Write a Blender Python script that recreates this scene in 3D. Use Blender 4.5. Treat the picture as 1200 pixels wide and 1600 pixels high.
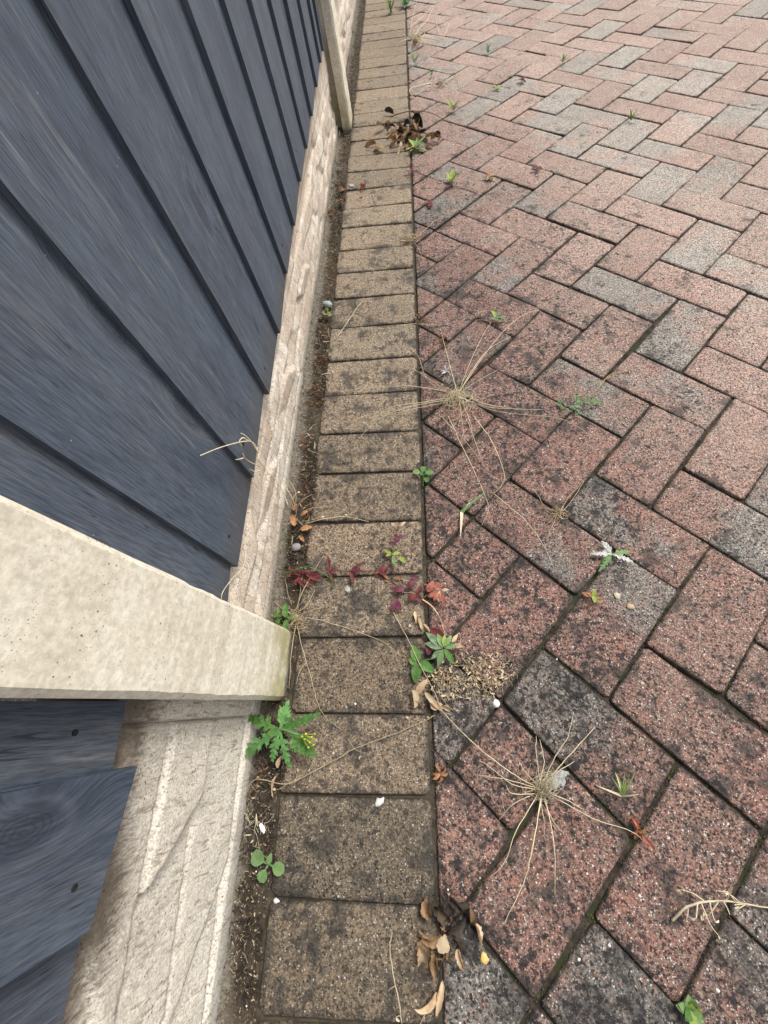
import bpy, bmesh, math, random
from mathutils import Vector, Matrix, noise
random.seed(7)
scene = bpy.context.scene
for o in list(bpy.data.objects): bpy.data.objects.remove(o)
COL = scene.collection

# ------------------------------------------------------------------ camera
CAM = Vector((-0.009883, -0.077911, 0.621231))
CR = ((0.9959509413385186, 0.01307030401051787, -0.08894318186343161),
      (-0.028059656737255675, -0.8947497043998652, -0.44568556420434013),
      (-0.0854071314979388, 0.4463766723625085, -0.8907600621154204))   # right, down, forward
FPX = 615.18
cd = bpy.data.cameras.new('camera'); cam = bpy.data.objects.new('camera', cd); COL.objects.link(cam)
r_, d_, f_ = [Vector(v) for v in CR]
cam.matrix_world = Matrix(((r_.x, -d_.x, -f_.x, CAM.x), (r_.y, -d_.y, -f_.y, CAM.y), (r_.z, -d_.z, -f_.z, CAM.z), (0, 0, 0, 1)))
cd.sensor_fit = 'HORIZONTAL'; cd.sensor_width = 36; cd.lens = FPX/1200*36
cd.clip_start = 0.01; cd.clip_end = 200
scene.camera = cam

# ------------------------------------------------------------------ sky, sun, exposure
SUN_EL, SUN_AZ = math.radians(56), math.radians(38)      # azimuth from +Y towards +X
w = bpy.data.worlds.new('World'); scene.world = w; w.use_nodes = True
nt = w.node_tree; nt.nodes.clear()
sky = nt.nodes.new('ShaderNodeTexSky'); sky.sky_type = 'NISHITA'; sky.sun_disc = False
sky.sun_elevation = SUN_EL; sky.sun_rotation = SUN_AZ; sky.dust_density = 3.0; sky.air_density = 1.0
hs = nt.nodes.new('ShaderNodeHueSaturation'); hs.inputs['Saturation'].default_value = 0.22
bg = nt.nodes.new('ShaderNodeBackground'); bg.inputs['Strength'].default_value = 0.125
wo = nt.nodes.new('ShaderNodeOutputWorld')
nt.links.new(sky.outputs[0], hs.inputs['Color']); nt.links.new(hs.outputs[0], bg.inputs[0]); nt.links.new(bg.outputs[0], wo.inputs[0])
sl = bpy.data.lights.new('sun', 'SUN'); sl.energy = 1.5; sl.angle = math.radians(13); sl.color = (1.0, 0.955, 0.9)
so = bpy.data.objects.new('sun', sl); COL.objects.link(so)
sdir = Vector((math.sin(SUN_AZ)*math.cos(SUN_EL), math.cos(SUN_AZ)*math.cos(SUN_EL), math.sin(SUN_EL)))
so.rotation_euler = (-sdir).to_track_quat('-Z', 'Y').to_euler(); so.location = (2, 2, 5)
scene.view_settings.view_transform = 'Standard'; scene.view_settings.look = 'None'
scene.view_settings.exposure = 0.82; scene.view_settings.gamma = 1
scene.view_settings.use_curve_mapping = False

# ------------------------------------------------------------------ helpers
def at(u, v, z=0.0):
    a = (u-600)/FPX; b = (v-800)/FPX
    d = r_*a + d_*b + f_
    return CAM + d*((z-CAM.z)/d.z)

def tag(o, label=None, cat=None, group=None, kind=None):
    if label: o['label'] = label
    if cat: o['category'] = cat
    if group: o['group'] = group
    if kind: o['kind'] = kind
    return o

def empty(name, loc, **k):
    o = bpy.data.objects.new(name, None); o.empty_display_size = .02; o.location = loc
    COL.objects.link(o); return tag(o, **k)

def mesh_obj(name, verts, faces, mat, parent=None, smooth=False, attrs=None, mats=None, fm=None, origin=None, **k):
    """one mesh object; verts in world coordinates, stored relative to the parent's (or own) location"""
    org = Vector((0, 0, 0))
    if parent is not None:
        p = parent
        while p is not None: org += p.location; p = p.parent
    elif origin is not None: org = Vector(origin)
    me = bpy.data.meshes.new(name)
    me.from_pydata([tuple(Vector(v)-org) for v in verts], [], faces)
    if mats:
        for m in mats: me.materials.append(m)
        if fm: me.polygons.foreach_set('material_index', fm)
    else: me.materials.append(mat)
    if smooth: me.polygons.foreach_set('use_smooth', [True]*len(me.polygons))
    if attrs:
        for n, vals in attrs.items():
            a = me.attributes.new(n, 'FLOAT', 'POINT'); a.data.foreach_set('value', vals)
    me.update()
    o = bpy.data.objects.new(name, me); COL.objects.link(o)
    if parent is not None: o.parent = parent
    elif origin is not None: o.location = origin
    return tag(o, **k)

class MB:
    def __init__(s): s.v = []; s.f = []
    def add(s, v, f):
        n = len(s.v); s.v += [Vector(x) for x in v]; s.f += [tuple(i+n for i in q) for q in f]
    def tube(s, pts, r0, r1=None, n=5):
        pts = [Vector(p) for p in pts]; r1 = r0 if r1 is None else r1
        m = len(pts); vs = []; fs = []
        for i, p in enumerate(pts):
            d = (pts[min(i+1, m-1)]-pts[max(i-1, 0)])
            if d.length < 1e-9: d = Vector((0, 0, 1))
            d.normalize(); a = d.cross(Vector((.13, .21, 1)));
            if a.length < 1e-4: a = d.cross(Vector((1, 0, 0)))
            a.normalize(); b = d.cross(a); r = r0+(r1-r0)*i/(m-1)
            for k in range(n):
                t = 2*math.pi*k/n; vs.append(p+(a*math.cos(t)+b*math.sin(t))*r)
        for i in range(m-1):
            for k in range(n):
                fs.append((i*n+k, i*n+(k+1) % n, (i+1)*n+(k+1) % n, (i+1)*n+k))
        fs.append(tuple(range(n))[::-1]); fs.append(tuple((m-1)*n+k for k in range(n)))
        s.add(vs, fs)
    def leaf(s, base, az, L, W, prof='ovate', el=.3, droop=.6, cup=.2, roll=0, curl=0, n=8, teeth=0, wob=0):
        """leaf blade swept from base; az radians from +X, el start elevation, droop total change, cup across"""
        rnd = random.random; p = Vector(base); vs = []; cols = 5; a0 = az
        for i in range(n+1):
            t = i/n; e = el-droop*t; azz = a0+curl*t
            d = Vector((math.cos(azz)*math.cos(e), math.sin(azz)*math.cos(e), math.sin(e)))
            if i: p = p+d*(L/n)
            side = Vector((-math.sin(azz), math.cos(azz), 0)); up = side.cross(d)*-1
            if up.z < 0: up = up*1
            rr = roll*(1+t*.6); sd = side*math.cos(rr)+up*math.sin(rr); un = up*math.cos(rr)-side*math.sin(rr)
            if prof == 'ovate': wd = math.sin(math.pi*min(1, t**.75))**.8
            elif prof == 'lance': wd = math.sin(math.pi*t**.9)**1.1*.9+.05*(1-t)
            elif prof == 'round': wd = (0.12 if t < .3 else math.sqrt(max(0, 1-((t-.65)/.35)**2)))
            elif prof == 'blade': wd = (1-t)**.6
            elif prof == 'lobed': wd = (.25+.75*t**.7)*math.sqrt(max(0, 1-t**6))
            else: wd = 1
            tt = 1
            if teeth: tt = 1.0 if i % 2 else (1-teeth)
            wd = wd*W*.5*tt*(1+wob*(rnd()-.5))+.0001
            for j in range(cols):
                u = (j/(cols-1)-.5)*2
                th = cup*u
                jit = Vector((rnd()-.5, rnd()-.5, rnd()-.5))*wob*W*.15
                fwd = d*(abs(u)*W*.22*tt if teeth and i % 2 else 0)
                vs.append(p+sd*(wd*(math.sin(th)/th*u if abs(th) > .01 else u))+un*(wd*(1-math.cos(th))/max(abs(cup), .01))+jit+fwd)
        fs = []
        for i in range(n):
            for j in range(cols-1):
                q = i*cols+j; fs.append((q, q+1, q+cols+1, q+cols))
        s.add(vs, fs)
    def blob(s, c, rx, ry, rz, seed=0, sub=1, rough=.25):
        bm = bmesh.new(); bmesh.ops.create_icosphere(bm, subdivisions=sub, radius=1)
        rot = Matrix.Rotation(seed*1.7, 3, 'Z')
        vs = []
        for v in bm.verts:
            k = 1+rough*noise.noise(v.co*1.3+Vector((seed*3.1, seed, 0)))
            vs.append(Vector(c)+rot@Vector((v.co.x*rx*k, v.co.y*ry*k, v.co.z*rz*k)))
        s.add(vs, [tuple(v.index for v in f.verts) for f in bm.faces]); bm.free()
    def build(s, name, mat, parent=None, smooth=True, **k):
        return mesh_obj(name, s.v, s.f, mat, parent, smooth, **k)

def smooth_path(pts, n=5):
    P = [pts[0]]+list(pts)+[pts[-1]]; out = []
    for i in range(1, len(P)-2):
        for k in range(n):
            t = k/n; a, b, c, d = P[i-1], P[i], P[i+1], P[i+2]
            out.append(.5*((2*b)+(c-a)*t+(2*a-5*b+4*c-d)*t*t+(3*b-a-3*c+d)*t**3))
    out.append(P[-2]); return out

# ------------------------------------------------------------------ node helpers
class NT:
    def __init__(s, name):
        s.m = bpy.data.materials.new(name); s.m.use_nodes = True; s.t = s.m.node_tree; s.t.nodes.clear()
    def n(s, typ, ins=None, **props):
        nd = s.t.nodes.new('ShaderNode'+typ)
        for k, v in props.items(): setattr(nd, k, v)
        for k, v in (ins or {}).items():
            i = nd.inputs[k]
            if isinstance(v, bpy.types.NodeSocket): s.t.links.new(v, i)
            else: i.default_value = v
        return nd
    def noise(s, co, scale, detail=3, rough=.55, dist=0, out=0):
        return s.n('TexNoise', {'Vector': co, 'Scale': scale, 'Detail': detail, 'Roughness': rough, 'Distortion': dist}).outputs[out]
    def math(s, op, a, b=0.0, c=0.0, clamp=False):
        nd = s.n('Math', {0: a, 1: b, 2: c}, operation=op); nd.use_clamp = clamp; return nd.outputs[0]
    def ramp(s, fac, lo, hi, a=0.0, b=1.0, smooth=True):
        return s.n('MapRange', {'Value': fac, 'From Min': lo, 'From Max': hi, 'To Min': a, 'To Max': b},
                   interpolation_type='SMOOTHSTEP' if smooth else 'LINEAR').outputs[0]
    def mix(s, fac, a, b, mode='MIX'):
        nd = s.n('Mix', data_type='RGBA', blend_type=mode); nd.clamp_factor = True
        for k, v in ((0, fac), (6, a), (7, b)):
            if isinstance(v, bpy.types.NodeSocket): s.t.links.new(v, nd.inputs[k])
            else: nd.inputs[k].default_value = v if k == 0 else (*v[:3], 1)
        return nd.outputs[2]
    def attr(s, name): return s.n('Attribute', attribute_name=name).outputs['Fac']
    def pos(s): return s.n('NewGeometry').outputs['Position']
    def scale(s, co, v, off=None):
        m = s.n('Mapping', {'Vector': co, 'Scale': v});
        if off is not None: s.t.links.new(off, m.inputs['Location'])
        return m.outputs[0]
    def finish(s, col, rough=.8, height=None, bump=.5, dist=.001, spec=.3, sss=0, nrm=None, trans=0):
        ins = {'Base Color': col if isinstance(col, bpy.types.NodeSocket) else (*col, 1), 'Roughness': rough, 'Specular IOR Level': spec}
        p = s.n('BsdfPrincipled', ins)
        if height is not None:
            b = s.n('Bump', {'Height': height, 'Strength': bump, 'Distance': dist}); s.t.links.new(b.outputs[0], p.inputs['Normal'])
        sh = p.outputs[0]
        if trans:
            tr = s.n('BsdfTranslucent', {'Color': ins['Base Color']})
            mx = s.n('MixShader', {0: trans, 1: sh, 2: tr.outputs[0]}); sh = mx.outputs[0]
        o = s.n('OutputMaterial', {'Surface': sh}); return s.m

def paver_material(name, edging=False):
    g = NT(name); P = g.pos(); tint = g.attr('tint'); edge = g.attr('edge'); shade = g.attr('shade')
    big = g.noise(P, 11, 2, .5); mid = g.noise(P, 38, 3, .6); fine = g.noise(P, 330, 2, .6)
    if edging:
        base = g.mix(g.ramp(big, .3, .7), (.25, .178, .118), (.32, .232, .155))
        base = g.mix(g.ramp(mid, .35, .7), base, (.21, .15, .10))
        base = g.mix(tint, base, (.15, .128, .095))
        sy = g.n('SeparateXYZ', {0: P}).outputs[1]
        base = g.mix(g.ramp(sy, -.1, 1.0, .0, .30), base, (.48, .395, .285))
    else:
        red = g.mix(g.ramp(mid, .3, .75), (.300, .150, .116), (.185, .115, .096))
        grey = g.mix(g.ramp(mid, .3, .7), (.225, .215, .195), (.145, .142, .132))
        fac = g.ramp(g.math('ADD', g.math('MULTIPLY', big, 1.1), tint), .88, 1.16)
        base = g.mix(fac, red, grey)
        soft = g.ramp(g.noise(P, 4.2, 2), .35, .65, 0, .35)
        base = g.mix(soft, base, (.24, .18, .148))
        sxy = g.n('SeparateXYZ', {0: P}); far_pale = g.math('MULTIPLY', g.ramp(g.math('ADD', sxy.outputs[0], g.math('MULTIPLY', sxy.outputs[1], .35)), .25, 1.15), g.ramp(g.noise(P, 5, 3), .2, .6, .6, 1))  # base colour gets paler away from the fence and towards the far end
        base = g.mix(far_pale, base, g.mix(.46, g.mix(1.0, base, (1.8, 1.82, 1.78), 'MULTIPLY'), (.52, .465, .40)))
    base = g.mix(1.0, base, g.mix(g.ramp(fine, .3, .7), (.50, .50, .50), (1.5, 1.48, 1.44)), 'MULTIPLY')
    # exposed aggregate: stones of three sizes, each with its own colour
    h = g.math('MULTIPLY', fine, .6)
    for sc, thr, th2, k in ((95, .24, .93, .9), (165, .30, .72, .9), (280, .38, .50, .95), (520, .46, .34, .85)):
        co = g.n('VectorMath', {0: P, 1: g.n('VectorMath', {0: g.noise(P, sc*.9, 1, .5, out=1), 'Scale': .55/sc}, operation='SCALE').outputs[0]}, operation='ADD').outputs[0]
        v = g.n('TexVoronoi', {'Vector': co, 'Scale': float(sc), 'Randomness': 1.0}, feature='F1')
        sep = g.n('SeparateColor', {0: v.outputs['Color']})
        is_st = g.ramp(sep.outputs[0], th2, th2+.02)
        m = g.math('MULTIPLY', g.ramp(v.outputs['Distance'], thr, thr-.09), is_st)
        cr = g.n('ValToRGB', {0: sep.outputs[1]}); e = cr.color_ramp; e.interpolation = 'CONSTANT'
        cols = [(0, (.44, .38, .31)), (.16, (.66, .61, .54)), (.27, (.030, .028, .030)), (.46, (.22, .15, .11)), (.60, (.15, .15, .155)), (.70, (.42, .23, .16)), (.82, (.30, .10, .08)), (.93, (.74, .71, .64))] if not edging else \
               [(0, (.34, .28, .20)), (.3, (.045, .04, .036)), (.52, (.26, .19, .12)), (.7, (.16, .145, .13)), (.82, (.52, .47, .38)), (.95, (.66, .62, .55))]
        e.elements[0].position = 0; e.elements[0].color = (*cols[0][1], 1)
        e.elements[1].position = cols[1][0]; e.elements[1].color = (*cols[1][1], 1)
        for p_, c_ in cols[2:]:
            q = e.elements.new(p_); q.color = (*c_, 1)
        base = g.mix(g.math('MULTIPLY', m, k), base, cr.outputs[0])
        h = g.math('ADD', h, g.math('MULTIPLY', m, .5))
    # pits
    pv = g.n('TexVoronoi', {'Vector': P, 'Scale': 210.0}, feature='F1'); ps = g.n('SeparateColor', {0: pv.outputs['Color']})
    pit = g.math('MULTIPLY', g.ramp(pv.outputs['Distance'], .32, .18), g.ramp(ps.outputs[2], .70, .74))
    base = g.mix(g.math('MULTIPLY', pit, .8), base, (.03, .026, .024)); h = g.math('SUBTRACT', h, g.math('MULTIPLY', pit, .9))
    # black lichen: more of it close to the fence where nobody drives
    sx = g.n('SeparateXYZ', {0: P}); near = g.math('MULTIPLY', g.ramp(sx.outputs[0], 1.15, .0, 0, 1), g.ramp(sx.outputs[1], 2.3, .3, .35, 1))
    patch = g.noise(P, 7, 3, .6)
    bias = g.math('ADD', g.math('MULTIPLY', near, .13), g.math('MULTIPLY', g.math('SUBTRACT', patch, .5), .28))
    l1 = g.ramp(g.math('ADD', g.noise(P, 75, 3, .62), bias), .675, .76, 0, .85)
    l2 = g.ramp(g.math('ADD', g.noise(P, 190, 2, .6), bias), .67, .75, 0, .85)
    l3 = g.ramp(g.math('ADD', g.noise(P, 24, 4, .7), g.math('ADD', bias, g.math('MULTIPLY', edge, .09))), .62, .76, 0, .72)
    base = g.mix(l3, base, (.050, .046, .042))
    if edging: l1 = g.math('MULTIPLY', l1, .68); l2 = g.math('MULTIPLY', l2, .55)
    base = g.mix(l1, base, (.024, .022, .023))
    base = g.mix(l2, base, (.028, .026, .025))
    # grime and moss held along the joints
    em = g.ramp(g.math('ADD', g.math('MULTIPLY', edge, .55), g.noise(P, 55, 3, .65)), .84, 1.16, 0, .62)
    base = g.mix(em, base, g.mix(g.ramp(g.noise(P, 16, 2), .52, .66), (.045, .037, .03), (.06, .062, .03)))
    base = g.mix(1.0, base, g.mix(shade, (.62, .62, .62), (1.12, 1.12, 1.12)), 'MULTIPLY')
    ro = g.ramp(fine, .2, .8, .72, .95)
    return g.finish(base, ro, h, .9, .0016, .28)

def concrete_material(name, c0, c1, dirt, dirt_amt=.5, pits=True, algae=None, grain=(1, 1, 1), bump=.6):
    g = NT(name); P = g.pos(); Q = g.scale(P, grain)
    a = g.noise(Q, 22, 4, .65); b = g.noise(Q, 160, 3, .7); c = g.noise(P, 6, 3, .6)
    base = g.mix(g.ramp(a, .3, .7), c0, c1)
    base = g.mix(1.0, base, g.mix(g.ramp(b, .25, .75), (.80, .79, .77), (1.14, 1.14, 1.13)), 'MULTIPLY')
    h = g.math('MULTIPLY', b, .6)
    d = g.ramp(g.math('ADD', g.math('MULTIPLY', c, .6), g.math('MULTIPLY', g.noise(Q, 60, 4, .75), .5)), .52, .72, 0, dirt_amt)
    base = g.mix(d, base, dirt)
    if pits:
        for sc, th in ((120, .90), (240, .74), (480, .62)):
            v = g.n('TexVoronoi', {'Vector': P, 'Scale': float(sc)}, feature='F1'); s = g.n('SeparateColor', {0: v.outputs['Color']})
            r = g.math('ADD', g.ramp(s.outputs[1], 0, 1, .02, .20, False), g.math('MULTIPLY', g.math('SUBTRACT', g.noise(P, 330, 2), .5), .22))
            p = g.math('MULTIPLY', g.ramp(g.math('SUBTRACT', v.outputs['Distance'], r), .02, -.03), g.ramp(s.outputs[0], th, th+.02))
            base = g.mix(g.math('MULTIPLY', p, .85), base, g.mix(g.ramp(s.outputs[2], .4, .6), (.07, .055, .045), (.26, .19, .14)))
            h = g.math('SUBTRACT', h, g.math('MULTIPLY', p, .8))
    st = g.ramp(g.noise(g.scale(P, (1, 1, .06)), 70, 3, .65), .54, .70, 0, .14)
    base = g.mix(st, base, (.40, .345, .27))
    if algae:
        z = g.n('SeparateXYZ', {0: P}).outputs[2]
        m = g.math('MULTIPLY', g.ramp(z, algae, .0), g.ramp(g.noise(P, 18, 4, .7), .33, .6))
        base = g.mix(g.math('MULTIPLY', m, .85), base, (.33, .30, .12))
        m2 = g.ramp(g.math('ADD', z, g.math('MULTIPLY', g.noise(P, 40, 3), .02)), .022, .008, 0, .8)
        base = g.mix(m2, base, (.11, .10, .085))
    return g.finish(base, .88, h, bump, .0012, .2)

def timber_material(name):
    g = NT(name); tc = g.n('TexCoord').outputs['Object']; oi = g.n('ObjectInfo').outputs['Random']
    off = g.n('CombineXYZ', {0: 0.0, 1: g.math('MULTIPLY', oi, 37.0), 2: g.math('MULTIPLY', oi, 91.0)}).outputs[0]
    C = g.n('VectorMath', {0: tc, 1: off}, operation='ADD').outputs[0]
    # knots
    cs = g.n('SeparateXYZ', {0: C}); kc = g.n('CombineXYZ', {0: g.math('MULTIPLY', cs.outputs[1], 8.0), 1: g.math('MULTIPLY', cs.outputs[2], 3.8), 2: 0.0}).outputs[0]
    kv = g.n('TexVoronoi', {'Vector': kc, 'Scale': 1.0, 'Randomness': .85}, feature='F1', voronoi_dimensions='2D')
    kd = kv.outputs['Distance']; ks = g.n('SeparateColor', {0: kv.outputs['Color']}).outputs[0]
    km = g.math('MULTIPLY', g.ramp(kd, .34, .05), g.ramp(ks, .58, .62))
    warp = g.n('CombineXYZ', {0: 0.0, 1: g.math('MULTIPLY', km, .022), 2: 0.0}).outputs[0]
    C2 = g.n('VectorMath', {0: C, 1: warp}, operation='ADD').outputs[0]
    g1 = g.noise(g.scale(C2, (1, 1, .075)), 150, 5, .7, .4)
    g2 = g.noise(g.scale(C2, (1, 1, .02)), 42, 3, .6, .8)
    g3 = g.noise(g.scale(C, (1, 1, .35)), 14, 4, .65)
    fib = g.noise(g.scale(C2, (1, 1, .10)), 420, 2, .6)
    base = g.mix(g.ramp(g3, .3, .7), (.055, .071, .099), (.082, .103, .134))
    base = g.mix(g.ramp(g2, .45, .75, 0, .55), base, (.112, .118, .132))
    base = g.mix(g.ramp(g1, .52, .80, 0, .5), base, (.030, .034, .046))
    base = g.mix(g.ramp(g.noise(g.scale(C, (1, 1, .06)), 60, 3, .7, .5), .60, .74, 0, .5), base, (.20, .20, .205))
    base = g.mix(g.ramp(g.noise(C, 5, 2), .55, .7, 0, .3), base, (.088, .086, .100))
    cr_ = g.noise(g.scale(C2, (1, 1, .035)), 55, 3, .6, .5, ); ck = g.math('MULTIPLY', g.ramp(g.math('ABSOLUTE', g.math('SUBTRACT', cr_, .5)), .008, .003), g.ramp(g.noise(C, 16, 2), .60, .66))
    base = g.mix(g.math('MULTIPLY', ck, .6), base, (.016, .018, .022))
    fs_ = g.noise(g.scale(C2, (1, 1, .045)), 620, 3, .7)
    base = g.mix(1.0, base, g.mix(g.ramp(fs_, .3, .7), (.66, .66, .66), (1.38, 1.36, 1.34)), 'MULTIPLY')
    sc_ = g.noise(g.scale(C, (1, .35, 1)), 210, 3, .7)
    base = g.mix(g.ramp(sc_, .64, .76, 0, .16), base, (.19, .20, .21))
    ring = g.math('SINE', g.math('MULTIPLY', g.math('ADD', kd, g.math('MULTIPLY', g1, .04)), 300.0))
    kin = g.math('MULTIPLY', g.ramp(kd, .105, .075), g.ramp(ks, .58, .62))
    base = g.mix(g.math('MULTIPLY', kin, g.ramp(ring, -.6, .9, .22, .50)), base, (.024, .026, .032))
    base = g.mix(g.math('MULTIPLY', g.math('MULTIPLY', g.ramp(kd, .16, .13), g.ramp(kd, .10, .13)), g.math('MULTIPLY', g.ramp(ks, .58, .62), .18)), base, (.17, .175, .185))
    # scuffs and paint flecks
    sv = g.n('TexVoronoi', {'Vector': g.scale(C, (1, 1, .6)), 'Scale': 95.0}, feature='F1'); ss = g.n('SeparateColor', {0: sv.outputs['Color']}).outputs[0]
    sp = g.math('MULTIPLY', g.ramp(sv.outputs['Distance'], .055, .03), g.ramp(ss, .86, .88))
    base = g.mix(g.math('MULTIPLY', sp, .8), base, (.42, .41, .38))
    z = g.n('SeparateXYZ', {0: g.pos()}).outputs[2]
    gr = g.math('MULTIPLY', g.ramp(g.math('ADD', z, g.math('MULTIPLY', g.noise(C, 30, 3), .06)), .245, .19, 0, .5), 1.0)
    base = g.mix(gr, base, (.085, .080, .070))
    h = g.math('ADD', g.math('MULTIPLY', g.math('SUBTRACT', g1, ck), .5), g.math('ADD', g.math('MULTIPLY', fib, .35), g.math('MULTIPLY', ring, g.math('MULTIPLY', kin, .1))))
    return g.finish(base, g.ramp(g2, .3, .7, .50, .68), g.math('ADD', h, g.math('MULTIPLY', fs_, .5)), .5, .0010, .30)

def simple(name, c0, c1, sc=60, rough=.75, bump=.4, c2=None, trans=0, spec=.3):
    g = NT(name); P = g.pos(); a = g.noise(P, sc, 3, .6)
    base = g.mix(g.ramp(a, .32, .68), c0, c1)
    base = g.mix(1.0, base, g.mix(g.n('ObjectInfo').outputs['Random'], (.72, .74, .76), (1.18, 1.16, 1.1)), 'MULTIPLY')
    base = g.mix(g.ramp(g.noise(P, sc*3.2, 2), .5, .72, 0, .35), base, c0)
    if c2: base = g.mix(g.ramp(g.noise(P, sc*.45, 3, .6), .52, .66), base, c2)
    return g.finish(base, rough, g.noise(P, sc*6, 2), bump, .0006, spec, trans=trans)

def soil_material(name):
    g = NT(name); P = g.pos()
    a = g.noise(P, 40, 5, .75); b = g.noise(P, 260, 3, .7)
    base = g.mix(g.ramp(a, .3, .7), (.028, .022, .016), (.092, .072, .051))
    base = g.mix(g.ramp(b, .55, .75, 0, .7), base, (.15, .115, .08))
    base = g.mix(g.ramp(g.noise(P, 9, 3, .6), .55, .66, 0, .75), base, (.048, .056, .022))
    x_ = g.n('SeparateXYZ', {0: P}).outputs[0]
    base = g.mix(g.ramp(g.math('ADD', x_, g.math('MULTIPLY', g.math('SUBTRACT', g.noise(P, 35, 4, .7), .5), .045)), -.228, -.246, 0, .75), base, g.mix(g.ramp(b, .35, .65), (.12, .105, .082), (.25, .22, .175)))
    v = g.n('TexVoronoi', {'Vector': P, 'Scale': 300.0}, feature='F1'); s = g.n('SeparateColor', {0: v.outputs['Color']})
    m = g.math('MULTIPLY', g.ramp(v.outputs['Distance'], .38, .28), g.ramp(s.outputs[0], .72, .75))
    base = g.mix(m, base, g.mix(s.outputs[1], (.12, .10, .085), (.42, .36, .28)))
    return g.finish(base, .95, g.math('ADD', g.math('MULTIPLY', a, .6), g.math('ADD', g.math('MULTIPLY', b, .5), g.math('MULTIPLY', m, .4))), 1.0, .004, .15)

M = {}
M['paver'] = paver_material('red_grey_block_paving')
M['edging'] = paver_material('buff_block_paving', True)
M['soil'] = soil_material('joint_soil')
M['kjoint'] = simple('edging_joint_dirt', (.030, .025, .018), (.085, .068, .046), 60, .95, 1.0, (.05, .045, .028))
M['joint'] = simple('dark_joint_dirt', (.014, .012, .010), (.060, .048, .034), 70, .95, 1.0, (.03, .036, .014))
M['post'] = concrete_material('pale_cast_concrete', (.68, .62, .50), (.76, .715, .60), (.50, .42, .30), .28, True, algae=.15)
def rock_material(name, pale, mid_, dark, soil, top, amount):
    g = NT(name); P = g.pos(); Q = g.scale(P, (1, 1, .5))
    tone = g.attr('tone')
    def rotm(ang, sc): 
        mp = g.n('Mapping', {'Vector': P, 'Rotation': (ang, 0, 0), 'Scale': sc}); return mp.outputs[0]
    r1 = g.noise(rotm(.35, (1, 1, .16)), 230, 3, .65, .5); r2 = g.noise(rotm(-.5, (1, 1, .16)), 230, 3, .65, .5)
    rid = g.math('ADD', g.math('MULTIPLY', r1, g.math('GREATER_THAN', tone, .5)), g.math('MULTIPLY', r2, g.math('LESS_THAN', tone, .5001)))
    a = g.noise(Q, 26, 4, .7); b = rid; c = g.noise(P, 420, 2, .7); L = g.noise(P, 8, 3, .6)
    base = g.mix(g.ramp(a, .3, .66), mid_, pale)
    base = g.mix(g.ramp(tone, .1, .9, .75, 0), base, mid_)
    base = g.mix(g.ramp(b, .46, .34, 0, .7), base, dark)
    base = g.mix(1.0, base, g.mix(g.ramp(c, .3, .7), (.72, .70, .68), (1.2, 1.2, 1.2)), 'MULTIPLY')
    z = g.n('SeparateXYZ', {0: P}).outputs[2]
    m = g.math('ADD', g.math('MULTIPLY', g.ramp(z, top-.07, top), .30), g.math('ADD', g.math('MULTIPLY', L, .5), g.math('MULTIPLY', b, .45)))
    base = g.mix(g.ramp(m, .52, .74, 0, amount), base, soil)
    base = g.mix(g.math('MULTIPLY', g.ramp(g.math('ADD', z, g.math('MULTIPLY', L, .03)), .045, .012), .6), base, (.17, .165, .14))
    sv = g.n('TexVoronoi', {'Vector': P, 'Scale': 260.0}, feature='F1'); ss = g.n('SeparateColor', {0: sv.outputs['Color']}).outputs[0]
    sp = g.math('MULTIPLY', g.ramp(sv.outputs['Distance'], .3, .18), g.ramp(ss, .82, .85))
    base = g.mix(g.math('MULTIPLY', sp, .8), base, (.08, .06, .045))
    h = g.math('ADD', g.math('MULTIPLY', b, 1.0), g.math('MULTIPLY', c, .45))
    return g.finish(base, .92, h, .6, .0018, .15)
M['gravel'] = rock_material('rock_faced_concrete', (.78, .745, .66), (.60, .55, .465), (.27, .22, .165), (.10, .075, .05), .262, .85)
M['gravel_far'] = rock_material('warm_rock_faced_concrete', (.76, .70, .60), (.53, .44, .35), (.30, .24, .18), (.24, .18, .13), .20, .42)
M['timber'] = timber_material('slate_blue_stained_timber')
M['nail'] = simple('dull_iron', (.012, .012, .013), (.03, .026, .024), 200)
M['straw'] = simple('dry_straw', (.60, .50, .32), (.74, .66, .48), 60, .7)
M['straw_dull'] = simple('weathered_straw', (.40, .31, .19), (.58, .47, .32), 90, .8)
M['dead'] = simple('dead_brown_leaf', (.20, .11, .055), (.40, .26, .14), 90, .7, .6, (.07, .04, .025), .15)
M['dead_pale'] = simple('pale_dead_leaf', (.58, .42, .26), (.66, .53, .36), 70, .7, .5, (.36, .23, .13), .15)
M['dead_dark'] = simple('dark_dead_leaf', (.030, .023, .018), (.085, .062, .044), 90, .8)
M['rust'] = simple('orange_dead_moss', (.17, .085, .045), (.31, .17, .08), 120, .85, .5, (.06, .038, .026))
M['orange'] = simple('orange_brown_leaf', (.36, .16, .075), (.50, .27, .14), 120, .7, .4, (.16, .08, .045), .2)
M['green'] = simple('fresh_green_leaf', (.075, .19, .04), (.15, .29, .07), 160, .55, .5, (.05, .13, .03), .25)
M['green_blue'] = simple('blue_green_leaf', (.10, .26, .07), (.17, .35, .11), 160, .6, .5, (.08, .20, .06), .2)
M['green_soft'] = simple('soft_green_leaf', (.16, .29, .10), (.24, .36, .15), 160, .6, .4, None, .25)
M['green_grey'] = simple('grey_green_leaf', (.10, .17, .09), (.23, .30, .20), 200, .7, .4, None, .15)
M['lime'] = simple('yellow_green_leaf', (.26, .36, .06), (.38, .42, .12), 160, .6, .4, None, .25)
M['yellow'] = simple('yellow_green_bud', (.42, .48, .04), (.62, .56, .06), 300, .5)
M['crimson'] = simple('crimson_leaf', (.11, .016, .02), (.20, .035, .035), 160, .55, .4, None, .2)
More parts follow.
